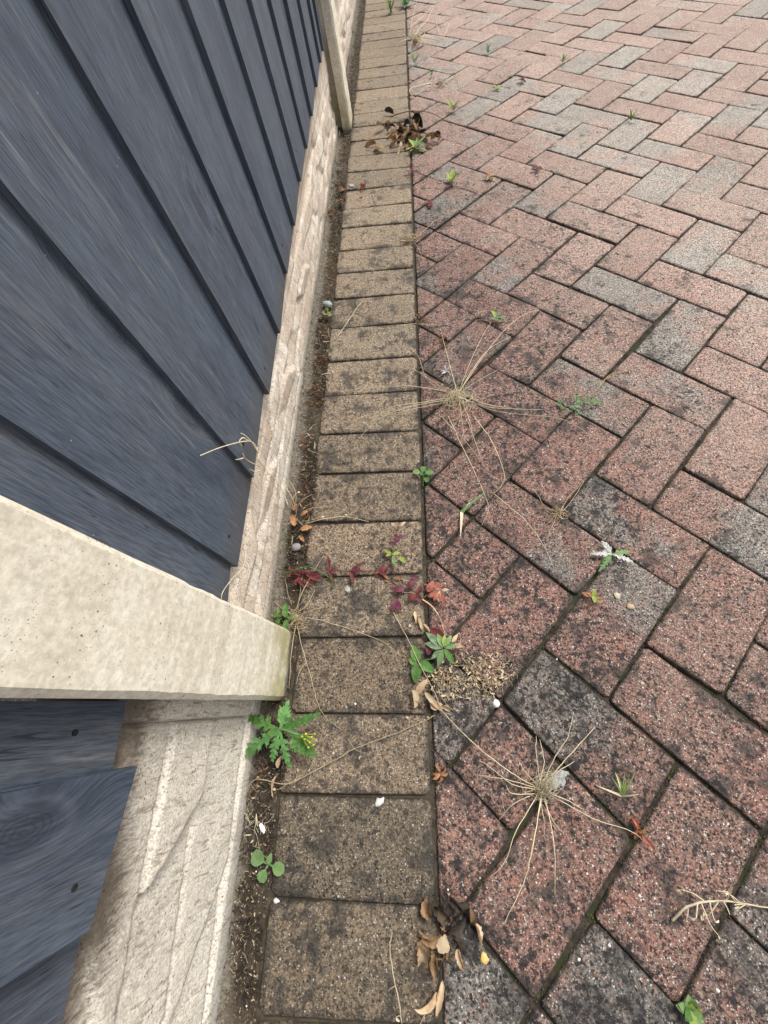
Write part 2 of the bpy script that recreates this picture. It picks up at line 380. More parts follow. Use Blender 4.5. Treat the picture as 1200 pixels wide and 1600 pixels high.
M['purple'] = simple('plum_leaf', (.10, .025, .04), (.20, .05, .08), 160, .55, .4, None, .2)
M['coral'] = simple('coral_red_leaf', (.38, .09, .055), (.46, .18, .12), 160, .55, .4, None, .2)
M['silver'] = simple('silvery_dry_leaf', (.30, .30, .29), (.55, .55, .53), 200, .7)
M['white_stone'] = simple('white_stone', (.75, .73, .69), (.85, .84, .80), 200, .6)
M['cream_stone'] = simple('cream_stone', (.62, .52, .36), (.72, .64, .48), 200, .6)
M['lichen'] = simple('white_lichen_crust', (.26, .26, .25), (.50, .50, .48), 260, .95, 1.0)
M['grit'] = simple('grit', (.055, .042, .032), (.20, .16, .115), 140, .9, .6, (.04, .03, .025))

# ------------------------------------------------------------------ ground sheet under everything
def grid(x0, x1, nx, y0, y1, ny, zf):
    vs = []; fs = []
    for j in range(ny+1):
        for i in range(nx+1):
            x = x0+(x1-x0)*i/nx; y = y0+(y1-y0)*j/ny; vs.append((x, y, zf(x, y)))
    for j in range(ny):
        for i in range(nx):
            a = j*(nx+1)+i; fs.append((a, a+1, a+nx+2, a+nx+1))
    return vs, fs
ground = mesh_obj('ground', [(-40, -40, -.012), (40, -40, -.012), (40, 40, -.012), (-40, 40, -.012)], [(0, 1, 2, 3)], M['soil'], kind='structure')
def bedz(x, y): return -.0048+.0018*noise.noise(Vector((x*30, y*30, 1)))
vs, fs = grid(-.004, 1.7, 190, -.6, 3.4, 420, bedz)
bed = mesh_obj('driveway', vs, fs, M['joint'], smooth=True, kind='structure')
def soilz(x, y):
    e = min(1, max(0, (-.228-x)/.02))
    return -.0055+.0065*e*e+.004*noise.noise(Vector((x*28, y*28, 3)))+.0025*noise.noise(Vector((x*90, y*90, 7)))
vs, fs = grid(-.285, -.196, 36, -.75, 3.6, 1500, soilz)
channel = mesh_obj('soil_strip', vs, fs, M['soil'], smooth=True, kind='structure')
kerb = mesh_obj('edging_course', [(-.206, -1.5, -.0040), (.001, -1.5, -.0040), (.001, 5, -.0040), (-.206, 5, -.0040)], [(0, 1, 2, 3)], M['kjoint'], kind='structure')

# ------------------------------------------------------------------ block paving
def inset(poly, d):
    n = len(poly); out = []
    for i in range(n):
        p0, p1, p2 = poly[i-1], poly[i], poly[(i+1) % n]
        e1 = (p1-p0).normalized(); e2 = (p2-p1).normalized()
        n1 = Vector((-e1.y, e1.x)); n2 = Vector((-e2.y, e2.x))
        k = 1+n1.dot(n2); out.append(p1+(n1+n2)*(d/max(k, .25)))
    return out
def area(poly): return .5*sum(poly[i-1].x*poly[i].y-poly[i].x*poly[i-1].y for i in range(len(poly)))
def clipx(poly, x0):
    out = []
    for i in range(len(poly)):
        a, b = poly[i-1], poly[i]
        if (a.x >= x0) != (b.x >= x0):
            t = (x0-a.x)/(b.x-a.x); out.append(a+(b-a)*t)
        if b.x >= x0: out.append(b)
    return out
def clean(poly, d=.004):
    out = []
    for p in poly:
        if not out or (p-out[-1]).length > d: out.append(p)
    if len(out) > 1 and (out[0]-out[-1]).length < d: out.pop()
    return out
def paver_mesh(poly, gap, tint, shade, z0, tilt, rnd, worn=1.0, seg=.055):
    poly = clean(poly)
    if len(poly) < 3: return None
    poly = inset(poly, gap)
    if area(poly) < 2.0e-4: return None
    cc = sum(poly, Vector((0, 0)))/len(poly)
    cut = []
    n = len(poly)
    for i in range(n):
        a, b, c = poly[i-1], poly[i], poly[(i+1) % n]
        k = (.0028+.003*rnd.random())*worn
        k1 = min(k, (a-b).length*.25); k2 = min(k, (c-b).length*.25)
        cut.append(b+(a-b).normalized()*k1); cut.append(b+(c-b).normalized()*k2)
    small = area(poly) < .0025
    outl = []
    for i in range(len(cut)):
        a, b = cut[i], cut[(i+1) % len(cut)]; L = (b-a).length; m = max(1, int(L/seg))
        for k in range(m): outl.append(a+(b-a)*(k/m))
    sd = rnd.random()*50
    def wob(p, amp): return Vector((noise.noise(Vector((p.x*45, p.y*45, sd))), noise.noise(Vector((p.x*45, p.y*45, sd+9)))))*amp
    base = [p+wob(p, .0017*worn) for p in outl]
    rings = []
    def ring(d, z):
        r = []
        for p in base:
            v = (cc-p); L = v.length
            # move inward along both axes about equally
            q = p+v.normalized()*min(d*1.25, L*.45) if small else None
            r.append(q)
        if not small and d > 0:
            ip = inset(poly, d); r = []
            for p in base:
                best = None
                for i in range(len(ip)):
                    a, b = ip[i-1], ip[i]; ab = b-a; t = max(.0, min(1., (p-a).dot(ab)/ab.length_squared))
                    c_ = a+ab*t
                    if best is None or (p-c_).length < best[0]: best = ((p-c_).length, c_)
                r.append(best[1]+(p-best[1])*.06)
        elif not small: r = base
        return [(x.x, x.y, z) for x in r]
    levels = [(.012, 0, 0.0), (.0026, -.0001, .7), (.0009, -.0009*worn, .95), (0, -.0028*worn, 1), (0, -.030, 1)]
    vs = []; at_e = []
    for d, z, e in levels:
        for v in ring(d, z):
            lx, ly = v[0]-cc.x, v[1]-cc.y
            vs.append((v[0], v[1], z0+v[2]+tilt[0]*lx+tilt[1]*ly)); at_e.append(e)
    N = len(base)
    vs.append((cc.x, cc.y, z0)); at_e.append(0)
    fs = [(N*len(levels), i, (i+1) % N) for i in range(N)]
    if isinstance(tint, tuple):
        c0, ax, t0, t1 = tint; tl = [t0+(t1-t0)*max(0, min(1, .5+(Vector(v[:2])-c0).dot(ax)/.14)) for v in vs]
    else: tl = [tint]*len(vs)
    for r in range(len(levels)-1):
        for i in range(N):
            j = (i+1) % N; fs.append((r*N+i, (r+1)*N+i, (r+1)*N+j, r*N+j))
    return vs, fs, {'tint': tl, 'edge': at_e, 'shade': [shade]*len(vs)}

LA = Vector((.0755, -.0708)); LB = Vector((.0708, .0755)); LO = Vector((.1641, .0052)); LL = 2-.0311
DISP = [(0.164, 0.005, 0.0014, -0.0007), (0.233, 0.078, -0.0028, 0.001), (0.093, -0.07, 0.007, 0.004), (0.24, -0.066, 0.0021, 0.001), (0.31, 0.01, -0.0016, -0.0008), (0.379, 0.083, -0.0005, 0.0046), (0.386, -0.061, 0.0057, 0.0042), (0.242, -0.21, -0.0054, -0.0049), (0.173, -0.283, 0.0013, -0.0041), (0.102, -0.358, -0.0021, 0.0003), (0.249, -0.354, -0.0034, 0.0012), (0.388, -0.205, -0.0021, 0.0026), (0.166, -0.139, 0.0076, -0.0069), (0.438, 0.591, 0.0031, -0.0031), (0.514, 0.52, 0.0028, 0.0044), (0.653, 0.668, 0.0001, 0.0028), (0.587, 0.451, 0.0015, 0.0035), (0.516, 0.376, 0.0004, 0.0051), (0.507, 0.664, -0.0023, 0.0027), (0.431, 0.735, 0.0006, 0.0023), (0.361, 0.659, -0.0023, -0.0001), (0.292, 0.586, 0.0023, -0.0004), (0.221, 0.511, -0.0017, 0.0004), (0.285, 0.73, -0.0038, 0.0104), (0.146, 0.581, -0.0025, -0.0072), (0.214, 0.654, -0.0056, -0.0031), (0.136, 0.869, -0.0066, -0.0015), (0.066, 0.794, 0.0057, 0.0015), (0.212, 0.799, 0.0017, 0.0037), (0.283, 0.874, -0.0005, -0.0056), (0.358, 0.803, 0.0019, 0.005)]
def settle(p):      # how far the measured blocks have crept from the ideal bond
    sx = sy = 0; sw = .25
    for x, y, dx, dy in DISP:
        w_ = math.exp(-((p.x-x)**2+(p.y-y)**2)/.0016); sx += w_*dx; sy += w_*dy; sw += w_
    return p+Vector((sx/sw, sy/sw))
# tone of the blocks one can tell in the photograph: amount of grey at one end and at the other, and how dark the block is
TONE = {('V', -1, 1): (.22, .2, .45), ('V', 0, 1): (.18, .12, .5), ('V', -2, 1): (.1, .12, .5), ('H', -1, 0, 0): (.7, .7, .42), ('H', -1, 0, 1): (.2, .12, .35), ('H', 0, 0): (.95, .1, .25), ('H', 1, 0): (.2, .28, .5),
        ('V', 0, 0): (.15, .6, .52), ('V', 1, 0): (.1, .12, .5), ('V', -1, 0): (.15, .25, .45), ('H', -1, -1, 0): (.1, .35, .45), ('H', -1, -1, 1): (.15, .25, .4), ('H', 0, -1): (.15, .5, .45), ('H', 1, -1): (.55, .35, .52),
        ('H', 2, -1): (.05, .85, .5), ('V', 2, -1): (.1, .05, .62), ('V', 0, -1): (.08, .15, .55), ('V', 1, -1): (.12, .2, .55), ('V', -1, -1): (.2, .2, .42), ('H', 0, -2): (.3, .25, .42), ('H', 0, 1): (.62, .45, .38),
        ('H', 1, 1): (.4, .35, .45), ('H', -1, 1, 0): (.7, .6, .4), ('H', -1, 1, 1): (.5, .4, .4), ('V', 1, 1): (.6, .6, .45), ('V', 3, -2): (.1, .5, .55), ('H', 0, -5): (.7, .1, .6), ('H', 2, -2): (.3, .35, .55), ('H', 1, -3): (.15, .25, .6),
        ('V', 0, -2): (.25, .12, .5), ('V', -1, -3): (.5, .2, .4), ('V', -1, -4): (.6, .5, .42), ('H', 0, -3): (.15, .2, .45), ('H', 3, -4): (.08, .08, .7), ('V', 2, -4): (.15, .3, .62), ('V', 1, -5): (.2, .5, .62), ('H', 3, -2): (.35, .3, .6),
        ('V', 2, -2): (.62, .45, .55), ('H', 2, -3): (.85, .5, .55), ('H', 1, -2): (.45, .45, .5), ('V', 3, -3): (.55, .45, .6), ('H', 4, -7): (.4, .5, .7), ('H', 3, -5): (.5, .5, .7), ('V', 2, -5): (.6, .55, .6), ('H', 2, -7): (.8, .3, .65),
        ('H', 1, -5): (.2, .2, .6), ('V', 3, -5): (.65, .6, .6), ('H', 4, -5): (.7, .3, .65), ('H', 4, -3): (.5, .45, .6), ('H', 3, -3): (.2, .2, .65), ('V', -1, -2): (.4, .5, .4), ('V', -2, -1): (.6, .4, .3), ('V', 4, -8): (.7, .65, .7), ('V', 6, -5): (.6, .55, .7)}
rp = random.Random(11); blocks = []
for k in range(-14, 52):
    for m in range(-32, 14):
        for kind in 'VH':
            a, b = k+m*LL, k-m*LL
            q = [(a, b), (a+1, b), (a+1, b+LL), (a, b+LL)] if kind == 'V' else [(a, b-1), (a+LL, b-1), (a+LL, b), (a, b)]
            for half, qq in (enumerate(([(a, b-1), (a+1, b-1), (a+1, b), (a, b)], [(a+1, b-1), (a+LL, b-1), (a+LL, b), (a+1, b)])) if (kind == 'H' and k == -1) else ((None, q),)):
              poly = [LO+LA*x+LB*y for x, y in qq]; c = sum(poly, Vector((0, 0)))/4
              if max(p.x for p in poly) < .004 or c.x > 3.6 or c.y > 5.2 or c.y < -1.3: continue
              if c.x < .9 and c.y < 1.2 and c.y > -.6: poly = [settle(p) for p in poly]
              jx, jy = rp.gauss(0, .0007), rp.gauss(0, .0007); ja = rp.gauss(0, .005)
              poly = [c+Matrix.Rotation(ja, 2)@(p-c)+Vector((jx, jy)) for p in poly]
              poly = clipx(poly, .0015)
              if len(poly) < 3 or area(poly) < 3e-4: continue
              key = (kind, k, m) if half is None else (kind, k, m, half)
              t0 = rp.choice([.08, .12, .16, .2, .25, .3, .36, .42, .5, .6]); t1 = t0+rp.choice([-.35, -.1, 0, 0, .1, .35])
              if key in TONE: t0, t1, shade = TONE[key]
              else: shade = .5+rp.uniform(-.15, .25)
              d = (Vector((c.x, c.y, 0))-CAM); fwd = d.dot(f_)
              u = d.dot(r_)/fwd if fwd > 0 else 9; v = d.dot(d_)/fwd if fwd > 0 else 9
              vis = fwd > 0 and abs(u) < 1.15 and abs(v) < 1.5
              ax = (LA if kind == 'H' else LB).normalized()
              blocks.append((0 if vis else 1, d.length, poly, (c, ax, t0, t1), shade))
blocks.sort(key=lambda t: (t[0], t[1]))
rest_v, rest_f, rest_a = [], [], {'tint': [], 'edge': [], 'shade': []}
cnt = 0
for pri, dist_, poly, tint, shade in blocks:
    gap = .0007+.0013*rp.random()
    r = paver_mesh(poly, gap, tint, shade, rp.gauss(0, .0008), (rp.gauss(0, .008), rp.gauss(0, .008)), rp, 1.0, .03 if dist_ < 1.1 else .06)
    if not r: continue
    vs, fs, at_ = r
    if cnt < 298:
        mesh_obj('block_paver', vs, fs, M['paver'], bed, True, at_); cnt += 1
    else:
        n = len(rest_v); rest_v += vs; rest_f += [tuple(i+n for i in q) for q in fs]
        for kk in at_: rest_a[kk] += at_[kk]
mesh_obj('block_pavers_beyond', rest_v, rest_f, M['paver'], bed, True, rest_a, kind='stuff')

# single row of buff blocks along the fence
JY = [-.3835, -.2849, -.1804, -.085, .0201, .118, .2161, .3157, .4099, .5137, .6129, .7212, .8252, .9269, 1.0242, 1.1302, 1.229]
while JY[-1] < 4.8: JY.append(JY[-1]+.1035)
while JY[0] > -1.2: JY.insert(0, JY[0]-.1)
re_ = random.Random(5)
for i in range(len(JY)-1):
    y0, y1 = JY[i], JY[i+1]; tl = re_.gauss(0, .002)-.001; tr = re_.gauss(0, .002)+.001
    xl = -.2035+re_.gauss(0, .0012); xr = -.0015+re_.gauss(0, .0006)
    poly = [Vector((xl, y0+tl)), Vector((xr, y0+tr)), Vector((xr, y1+tr*.5)), Vector((xl, y1+tl*.5))]
    tint = .75 if abs(y0+.2849) < .01 else (.55 if abs(y0+.3835) < .01 else re_.uniform(0, .5))
    sh = .25 if y0 < -.28 else re_.uniform(.35, .75)
    r = paver_mesh(poly, .0012, tint, sh, re_.gauss(.0003, .0007), (re_.gauss(0, .006), re_.gauss(0, .010)), re_, 1.35)
    mesh_obj('edging_block', r[0], r[1], M['edging'], kerb, True, r[2])

# ------------------------------------------------------------------ fence frame: leans back a little from plumb
DU = Vector((-.04892, -.01465, .99870))
def F(y, h, X): return Vector((X, y, 0))+DU*h
def rock(y, h, H, near):
    """relief of a rock-faced gravel board, metres proud of its back face"""
    hh = h+.005*noise.noise(Vector((y*6, h*4, 2)))
    if near:
        rows = [0, .030, .115, .187, .40]; slant = (0, .12, .06, -.25)
        brk = ((-3, 1), (-3, -1.6, -1.2, -.8, -.47, -.303, 1), (-3, -1.7, -1.3, -.9, -.6, -.36, -.196, 1), (-3, -1.5, -1.0, -.55, -.33, -.205, 1))
        j = 0
        while j < len(rows)-2 and hh > rows[j+1]: j += 1
        b0, b1 = rows[j], min(rows[j+1], H+.01); t = (hh-b0)/max(.01, b1-b0)
        s = y+slant[j]*(t-.5)+.004*noise.noise(Vector((y*9, h*20, 5)))
        bi = 0
        while s > brk[j][bi+1]: bi += 1
        lo, hi = brk[j][bi], brk[j][bi+1]; ln_ = min(.25, hi-lo); f = min(1, (s-lo)/ln_)
        rr = random.Random(bi*31+j*7); dep = rr.uniform(.001, .003); tx = rr.uniform(-.013, -.009) if j in (1, 2, 3) else 0; tz = rr.uniform(-.002, .002); dep -= tx*.5
        e = min(t, 1-t)*(b1-b0); ew = min(s-lo, hi-s)
    else:
        rows = [0, .022, .058, .096, .132, .40]; slant = (1.6, -1.5, 1.7, -1.6, .6); ln = (.30, .085, .11, .10, .5)
        j = 0
        while j < len(rows)-2 and hh > rows[j+1]: j += 1
        b0, b1 = rows[j], min(rows[j+1], H+.01); t = (hh-b0)/max(.01, b1-b0)
        s = y+slant[j]*(hh-b0)+j*.057+.01*noise.noise(Vector((y*9, h*9, 5)))
        q = s/ln[j]; bi = math.floor(q); f = q-bi
        rr = random.Random(bi*31+j*7+1); dep = rr.uniform(0, .005); tx = rr.uniform(-.006, .008); tz = rr.uniform(-.005, .005)
        e = min(t, 1-t)*(b1-b0); ew = min(f, 1-f)*ln[j]
    d = dep+tx*f+tz*(t-.5)
    d -= .0030*math.exp(-(e/.0024)**2)+.0016*math.exp(-(ew/.0025)**2)
    d += .0011*noise.noise(Vector((y*75, h*30+y*20, j)))+.0006*noise.noise(Vector((y*150, h*150, 0)))+.0012*noise.noise(Vector((y*22, h*22, 9)))
    return d, rr.random()
def gravel_board(y0, y1, H, near, ys, label, mat, lowx=0):
    nh = 124 if near else 70; root = F((y0+y1)/2, 0, -.272)
    vs = []; fs = []; tn = []; nh1 = nh+1
    for y in ys:
        for i in range(nh1):
            h = -.03+(H+.03)*i/nh
            d, tn_ = rock(y, h, H, near); tn.append(tn_)
            if near:
                if y > -.088: d = .0045+.0008*noise.noise(Vector((y*60, h*60, 4)))
                elif y > -.0925: d = -.009
                if h < .026: d = .0052+.25*d
                if h > .243: d = min(d, .003-.008*min(1, (h-.243)/.012))
            else:
                if h > H-.075: d = .0058+.20*d
                if h < .018: d = .0005+.3*d
            vs.append(F(y, h, -.252+d))
    ny = len(ys)
    for a in range(ny-1):
        for i in range(nh):
            q = a*nh1+i; fs.append((q, q+nh1, q+nh1+1, q+1))
    n = len(vs)
    vs += [F(ys[0], -.03, -.292), F(ys[0], H, -.292), F(ys[-1], H, -.292), F(ys[-1], -.03, -.292)]; tn += [.5]*4
    fs += [(n, n+1, n+2, n+3)]
    fs.append(tuple([n+1, n]+list(range(0, nh1))))
    fs.append(tuple([n+3, n+2]+[(ny-1)*nh1+i for i in range(nh, -1, -1)]))
    fs.append(tuple([n+2, n+1]+[a*nh1+nh for a in range(ny)]))
    fs.append(tuple([n, n+3]+[a*nh1 for a in range(ny-1, -1, -1)]))
    return mesh_obj('gravel_board', vs, fs, mat, None, True, attrs={'tone': tn}, label=label, cat='gravel board', group='gravel boards under the fence panels', origin=root)
def span(a, b, step):
    n = max(1, int(round((b-a)/step))); return [a+(b-a)*i/n for i in range(n+1)]
ysn = span(-1.82, -.55, .02)[:-1]+span(-.55, -.045, .0025)
gravel_board(-1.82, -.045, .31, True, ysn, 'tall pale rock-faced gravel board in the foreground, below the near post', M['gravel'])
ysf = span(.005, .9, .004)[:-1]+span(.9, 1.722, .008)
gravel_board(.005, 1.722, .235, False, ysf, 'long low buff gravel board running between the near and the far post', M['gravel_far'])
gravel_board(1.836, 3.62, .27, False, span(1.842, 3.62, .014), 'distant gravel board beyond the far post with orange debris at its foot', M['gravel_far'])

def h_post(y0, y1, label, xf=-.211, top=1.9):
    root = empty('concrete_post', F((y0+y1)/2, 0, xf-.05), label=label, cat='fence post', group='concrete posts of the fence')
    w_ = y1-y0; c = .005; fl = .029; sl_ = .026; xb = xf-.108
    pr = [(xf, y0+c), (xf-c, y0), (xf-fl, y0), (xf-fl-.006, y0+sl_), (xb+fl+.006, y0+sl_), (xb+fl, y0), (xb+c, y0), (xb, y0+c),
          (xb, y1-c), (xb+c, y1), (xb+fl, y1), (xb+fl+.006, y1-sl_), (xf-fl-.006, y1-sl_), (xf-fl, y1), (xf-c, y1), (xf, y1-c)]
    hs_ = span(-.04, .3, .01)[:-1]+span(.3, top, .05); vs = []; fs = []; N = len(pr)
    for h in hs_:
        for i, (x, y) in enumerate(pr):
            wv = .0007*noise.noise(Vector((x*30, y*30, h*14)))+(.0013*noise.noise(Vector((x*90, y*90, h*55))) if i in (0, 1, 14, 15) else 0)
            low = max(0, .012-h)*.10 if h > 0 else .0012
            vs.append(F(y+wv, h, x+wv-low))
    for a in range(len(hs_)-1):
        for i in range(N):
            j = (i+1) % N; fs.append((a*N+i, (a+1)*N+i, (a+1)*N+j, a*N+j))
    fs.append(tuple(range(N))); fs.append(tuple((len(hs_)-1)*N+i for i in range(N))[::-1])
    mesh_obj('shaft', vs, fs, M['post'], root)
    # weathered cap
    zc = top; v = []
    for (x, y) in [(xf+.004, y0-.004), (xb-.004, y0-.004), (xb-.004, y1+.004), (xf+.004, y1+.004)]: v.append(F(y, zc+.0005, x))
    for (x, y) in [(xf-.03, y0+.03), (xb+.03, y0+.03), (xb+.03, y1-.03), (xf-.03, y1-.03)]: v.append(F(y, zc+.03, x))
    mesh_obj('cap', v, [(0, 3, 2, 1), (4, 5, 6, 7), (0, 1, 5, 4), (1, 2, 6, 5), (2, 3, 7, 6), (3, 0, 4, 7)], M['post'], root)
    return root
h_post(-.069, .030, 'pale concrete post in the foreground, pitted face with yellow-green stain at its foot')
h_post(1.729, 1.829, 'narrow-looking far concrete post at the top of the view, mossy grey foot', -.203)

rb = random.Random(3)
def board(parent, y0, y1, hb, xf, under=.018, thick=.0083, hidden=.0085, top=1.72, nail=True, tilt=None):
    """feather-edged board: thick edge at y0 (near side), thin edge tucked under the next at y1"""
    hs_ = span(0, .75, .05)[:-1]+span(.75, top-hb, .2); vs = []; fs = []
    tilt = rb.uniform(-.03, .03) if tilt is None else tilt; ph = rb.random()*40
    sec = [(0, 0), (0, -thick), (1, -hidden-.006), (1, -hidden), (.5, -hidden*.5)]
    ww = y1-y0+under; org = F((y0+y1)/2, hb, xf)
    for q, h in enumerate(hs_):
        wy = .0018*noise.noise(Vector((h*3, ph, 0))); wx = .0012*noise.noise(Vector((h*4, ph, 5)))
        for (s_, x) in sec:
            hh = hb+h+(tilt*(s_-.5)*ww if q == 0 else 0)
            ch = 0
            vs.append(F(y0+s_*ww+wy, hh, xf+x+wx))
    N = len(sec)
    for a in range(len(hs_)-1):
        for i in range(N):
            j = (i+1) % N; fs.append((a*N+i, (a+1)*N+i, (a+1)*N+j, a*N+j))
    fs.append(tuple(range(N))); fs.append(tuple((len(hs_)-1)*N+i for i in range(N))[::-1])
    me_o = mesh_obj('fence_board', vs, fs, M['timber'], parent)
    if nail:
        for yy, hn in ((y0+.030, .036+rb.uniform(-.008, .01)),):
            m = MB(); t = (yy-y0)/(y1-y0); c = F(yy, hb+hn, xf-hidden*t+.0002)
            ring = []
            for k in range(8):
                a = k*math.pi/4; ring.append(c+Vector((.0006, math.cos(a)*.0022, math.sin(a)*.0026)))
            back = [p-Vector((.003, 0, 0)) for p in ring]
            m.add(ring+back, [tuple(range(8))]+[(i, i+8, (i+1) % 8+8, (i+1) % 8) for i in range(8)])
            m.build('nail', M['nail'], me_o, False)
    return me_o
def rails(parent, y0, y1):
    for h in (.42, 1.0, 1.52):
        v = []
        for y in (y0, y1):
            for dx, dh in ((-.0195, -.035), (-.0195, .035), (-.055, 0)): v.append(F(y, h+dh, -.235+dx))
        mesh_obj('arris_rail', v, [(0, 1, 2), (3, 5, 4), (0, 3, 4, 1), (1, 4, 5, 2), (2, 5, 3, 0)], M['timber'], parent)
P1 = empty('fence_panel', F(.88, .15, -.236), label='blue-grey overlapping board panel between the near and the far concrete post', cat='fence panel', group='stained timber fence panels')
ed = [.030, .084, .2175, .3735, .512, .660, .808, .957, 1.103, 1.252, 1.408, 1.553, 1.640, 1.7265]
hb = [.162, .153, .160, .156, .163, .173, .182, .190, .193, .201, .208, .212, .214]
for i in range(len(ed)-1):
    board(P1, ed[i], ed[i+1], hb[i], -.2345, under=.018 if i < len(ed)-2 else 0, nail=.05 < ed[i] < 1.0, tilt=[.0, -.05, .02, -.03, .02][i] if i < 5 else None)
rails(P1, .03, 1.72)
P2 = empty('fence_panel', F(2.7, .2, -.236), label='small distant slice of dark fence boards beyond the far concrete post', cat='fence panel', group='stained timber fence panels')
y = 1.832
while y < 3.55:
    board(P2, y, y+.146, .215+.02*(y-1.8), -.2345, nail=False); y += .146
rails(P2, 1.84, 3.6)
P0 = empty('fence_panel', F(-.9, .26, -.236), label='dark slate fence boards low in the left corner, in front of the near post', cat='fence panel', group='stained timber fence panels')
board(P0, -.122, -.0715, .271, -.2435, under=0, hidden=.004, tilt=0)
board(P0, -.2135, -.1195, .263, -.2300, under=0, thick=.010, hidden=.004, tilt=-.14)
board(P0, -.350, -.205, .252, -.2395, under=0, hidden=.0095, tilt=0, nail=False)
y = -.350
while y > -1.75:
    board(P0, y-.148, y, .272, -.2345, nail=False); y -= .148
rails(P0, -1.8, -.075)

# ------------------------------------------------------------------ grit, chips and litter lying about
rg = random.Random(21)
m = MB()
def chip(m, c, s, rnd):
    a = rnd.random()*6.3; v = []
    for k in range(5):
        t = a+k*1.2566; rr = s*rnd.uniform(.6, 1.1); v.append(Vector(c)+Vector((math.cos(t)*rr, math.sin(t)*rr, rnd.uniform(-.2, .2)*s)))
    v.append(Vector(c)+Vector((0, 0, s*rnd.uniform(.4, .8)))); v.append(Vector(c)-Vector((0, 0, s*.5)))
    m.add(v, [(k, (k+1) % 5, 5) for k in range(5)]+[((k+1) % 5, k, 6) for k in range(5)])
for i in range(2600):
    y = -.45+3.2*rg.random()**1.7; x = rg.uniform(-.262, -.204)
    chip(m, (x, y, soilz(x, y)+.0006), rg.uniform(.0006, .0024), rg)
m.build('gutter_grit', M['grit'], smooth=False, kind='stuff', label='fine grit and soil crumbs in the gap along the fence foot', cat='grit')
m = MB(); edges_ = [(p[i-1], p[i]) for _, dd, p, _, _ in blocks if dd < 1.25 for i in range(len(p))]
for i in range(5200):
    a_, b_ = rg.choice(edges_); q = a_+(b_-a_)*rg.random(); nrm = Vector((b_.y-a_.y, a_.x-b_.x)).normalized(); q = q+nrm*rg.gauss(0, .0011)
    if q.x > 0 and noise.noise(Vector((q.x*14, q.y*14, 2))) > -.25: m.blob((q.x, q.y, rg.uniform(-.0055, -.0022)), rg.uniform(.0006, .0017), rg.uniform(.0006, .0014), .0010, rg.random()*9, 0, .5) if i % 2 else chip(m, (q.x, q.y, rg.uniform(-.005, -.002)), rg.uniform(.0006, .0015), rg)
m.build('joint_crumbs', simple('joint_crumb', (.035, .03, .02), (.12, .10, .06), 300, .95, .8, (.055, .06, .025)), smooth=False, kind='stuff', label='crumbs of soil and moss packed in the joints of the red blocks', cat='grit')
m = MB()
for i in range(900):       # in the joints and scattered on the blocks
    if i < 450: y = rg.uniform(-.4, 2.6); x = rg.gauss(0, .003); z = -.003
    else: y = -.35+2.4*rg.random(); x = rg.random()**1.6*1.0; z = .0005
    chip(m, (x, y, z), rg.uniform(.0005, .0014), rg)
m.build('scattered_grit', M['grit'], smooth=False, kind='stuff', label='loose grit scattered over the blocks and in their joints', cat='grit')

def bits(name, label, mat, spots, n, lr, rad, kinds=('curl',), zlift=.002, wid=.35, cat='leaf litter'):
    m = MB()
    for i in range(n):
        u, v, ru, rv = rg.choice(spots); a = rg.random()*6.3; k = math.sqrt(rg.random())
        p = at(u+math.cos(a)*ru*k, v+math.sin(a)*rv*k, 0); 
        zb = (soilz(p.x, p.y) if p.x < -.204 else 0)+rg.uniform(.0005, zlift)
        p.z = zb
        if 'twig' in kinds and rg.random() < .5:
            d = Vector((rg.gauss(0, 1), rg.gauss(0, 1), rg.gauss(0, .25))).normalized(); L = rg.uniform(*lr)*1.6
            e = Vector((rg.gauss(0, 1), rg.gauss(0, 1), rg.uniform(0, 1)))*L*.2
            q = [p, p+d*L*.5+e, p+d*L]
            for w_ in q: w_.z = max(w_.z, .0008+(-.004 if w_.x < -.204 else 0))
            m.tube(smooth_path(q, 3), .00045, .0002, 3)
        else:
            L = rg.uniform(*lr); m.leaf(p, rg.random()*6.3, L, L*wid*rg.uniform(.6, 1.3), 'ovate', el=rg.uniform(-.1, .6), droop=rg.uniform(-.8, 1.2), cup=rg.uniform(-1.8, 1.8), n=4, wob=.5)
    for v in m.v: v.z = max(v.z, -.006)
    return m.build(name, mat, kind='stuff', label=label, cat=cat)
bits('leaf_litter', 'dark rotted leaf crumbs filling the gap below the gravel boards', M['dead_dark'],
     [(465, 870, 16, 60), (425, 1180, 24, 60), (400, 1300, 22, 80), (382, 1480, 20, 110), (485, 740, 11, 60), (502, 560, 10, 70), (526, 330, 9, 80), (547, 150, 6, 80)], 2600, (.004, .010), .01, ('curl', 'twig'), .004)
bits('brown_litter', 'brown and orange dry scraps caught in the gap along the edging blocks', M['rust'],
     [(512, 500, 9, 12), (500, 565, 12, 9), (495, 610, 12, 12), (493, 625, 16, 7), (530, 305, 9, 18), (527, 345, 8, 10), (475, 690, 10, 10), (480, 800, 9, 12), (540, 80, 6, 25), (553, 60, 5, 30), (470, 905, 12, 8), (505, 520, 8, 8), (480, 760, 9, 30), (535, 220, 7, 40), (518, 400, 8, 50), (520, 430, 8, 40), (400, 1200, 14, 30)], 800, (.003, .009), .01, ('curl', 'twig'), .006)
bits('pale_litter', 'pale straw crumbs matted between the edging and the red blocks', M['straw_dull'],
     [(750, 1050, 44, 30), (700, 1070, 26, 22), (775, 1045, 30, 26), (720, 1045, 34, 26), (745, 1078, 42, 18), (690, 1060, 24, 20)], 520, (.003, .009), .01, ('curl', 'twig'), .006)
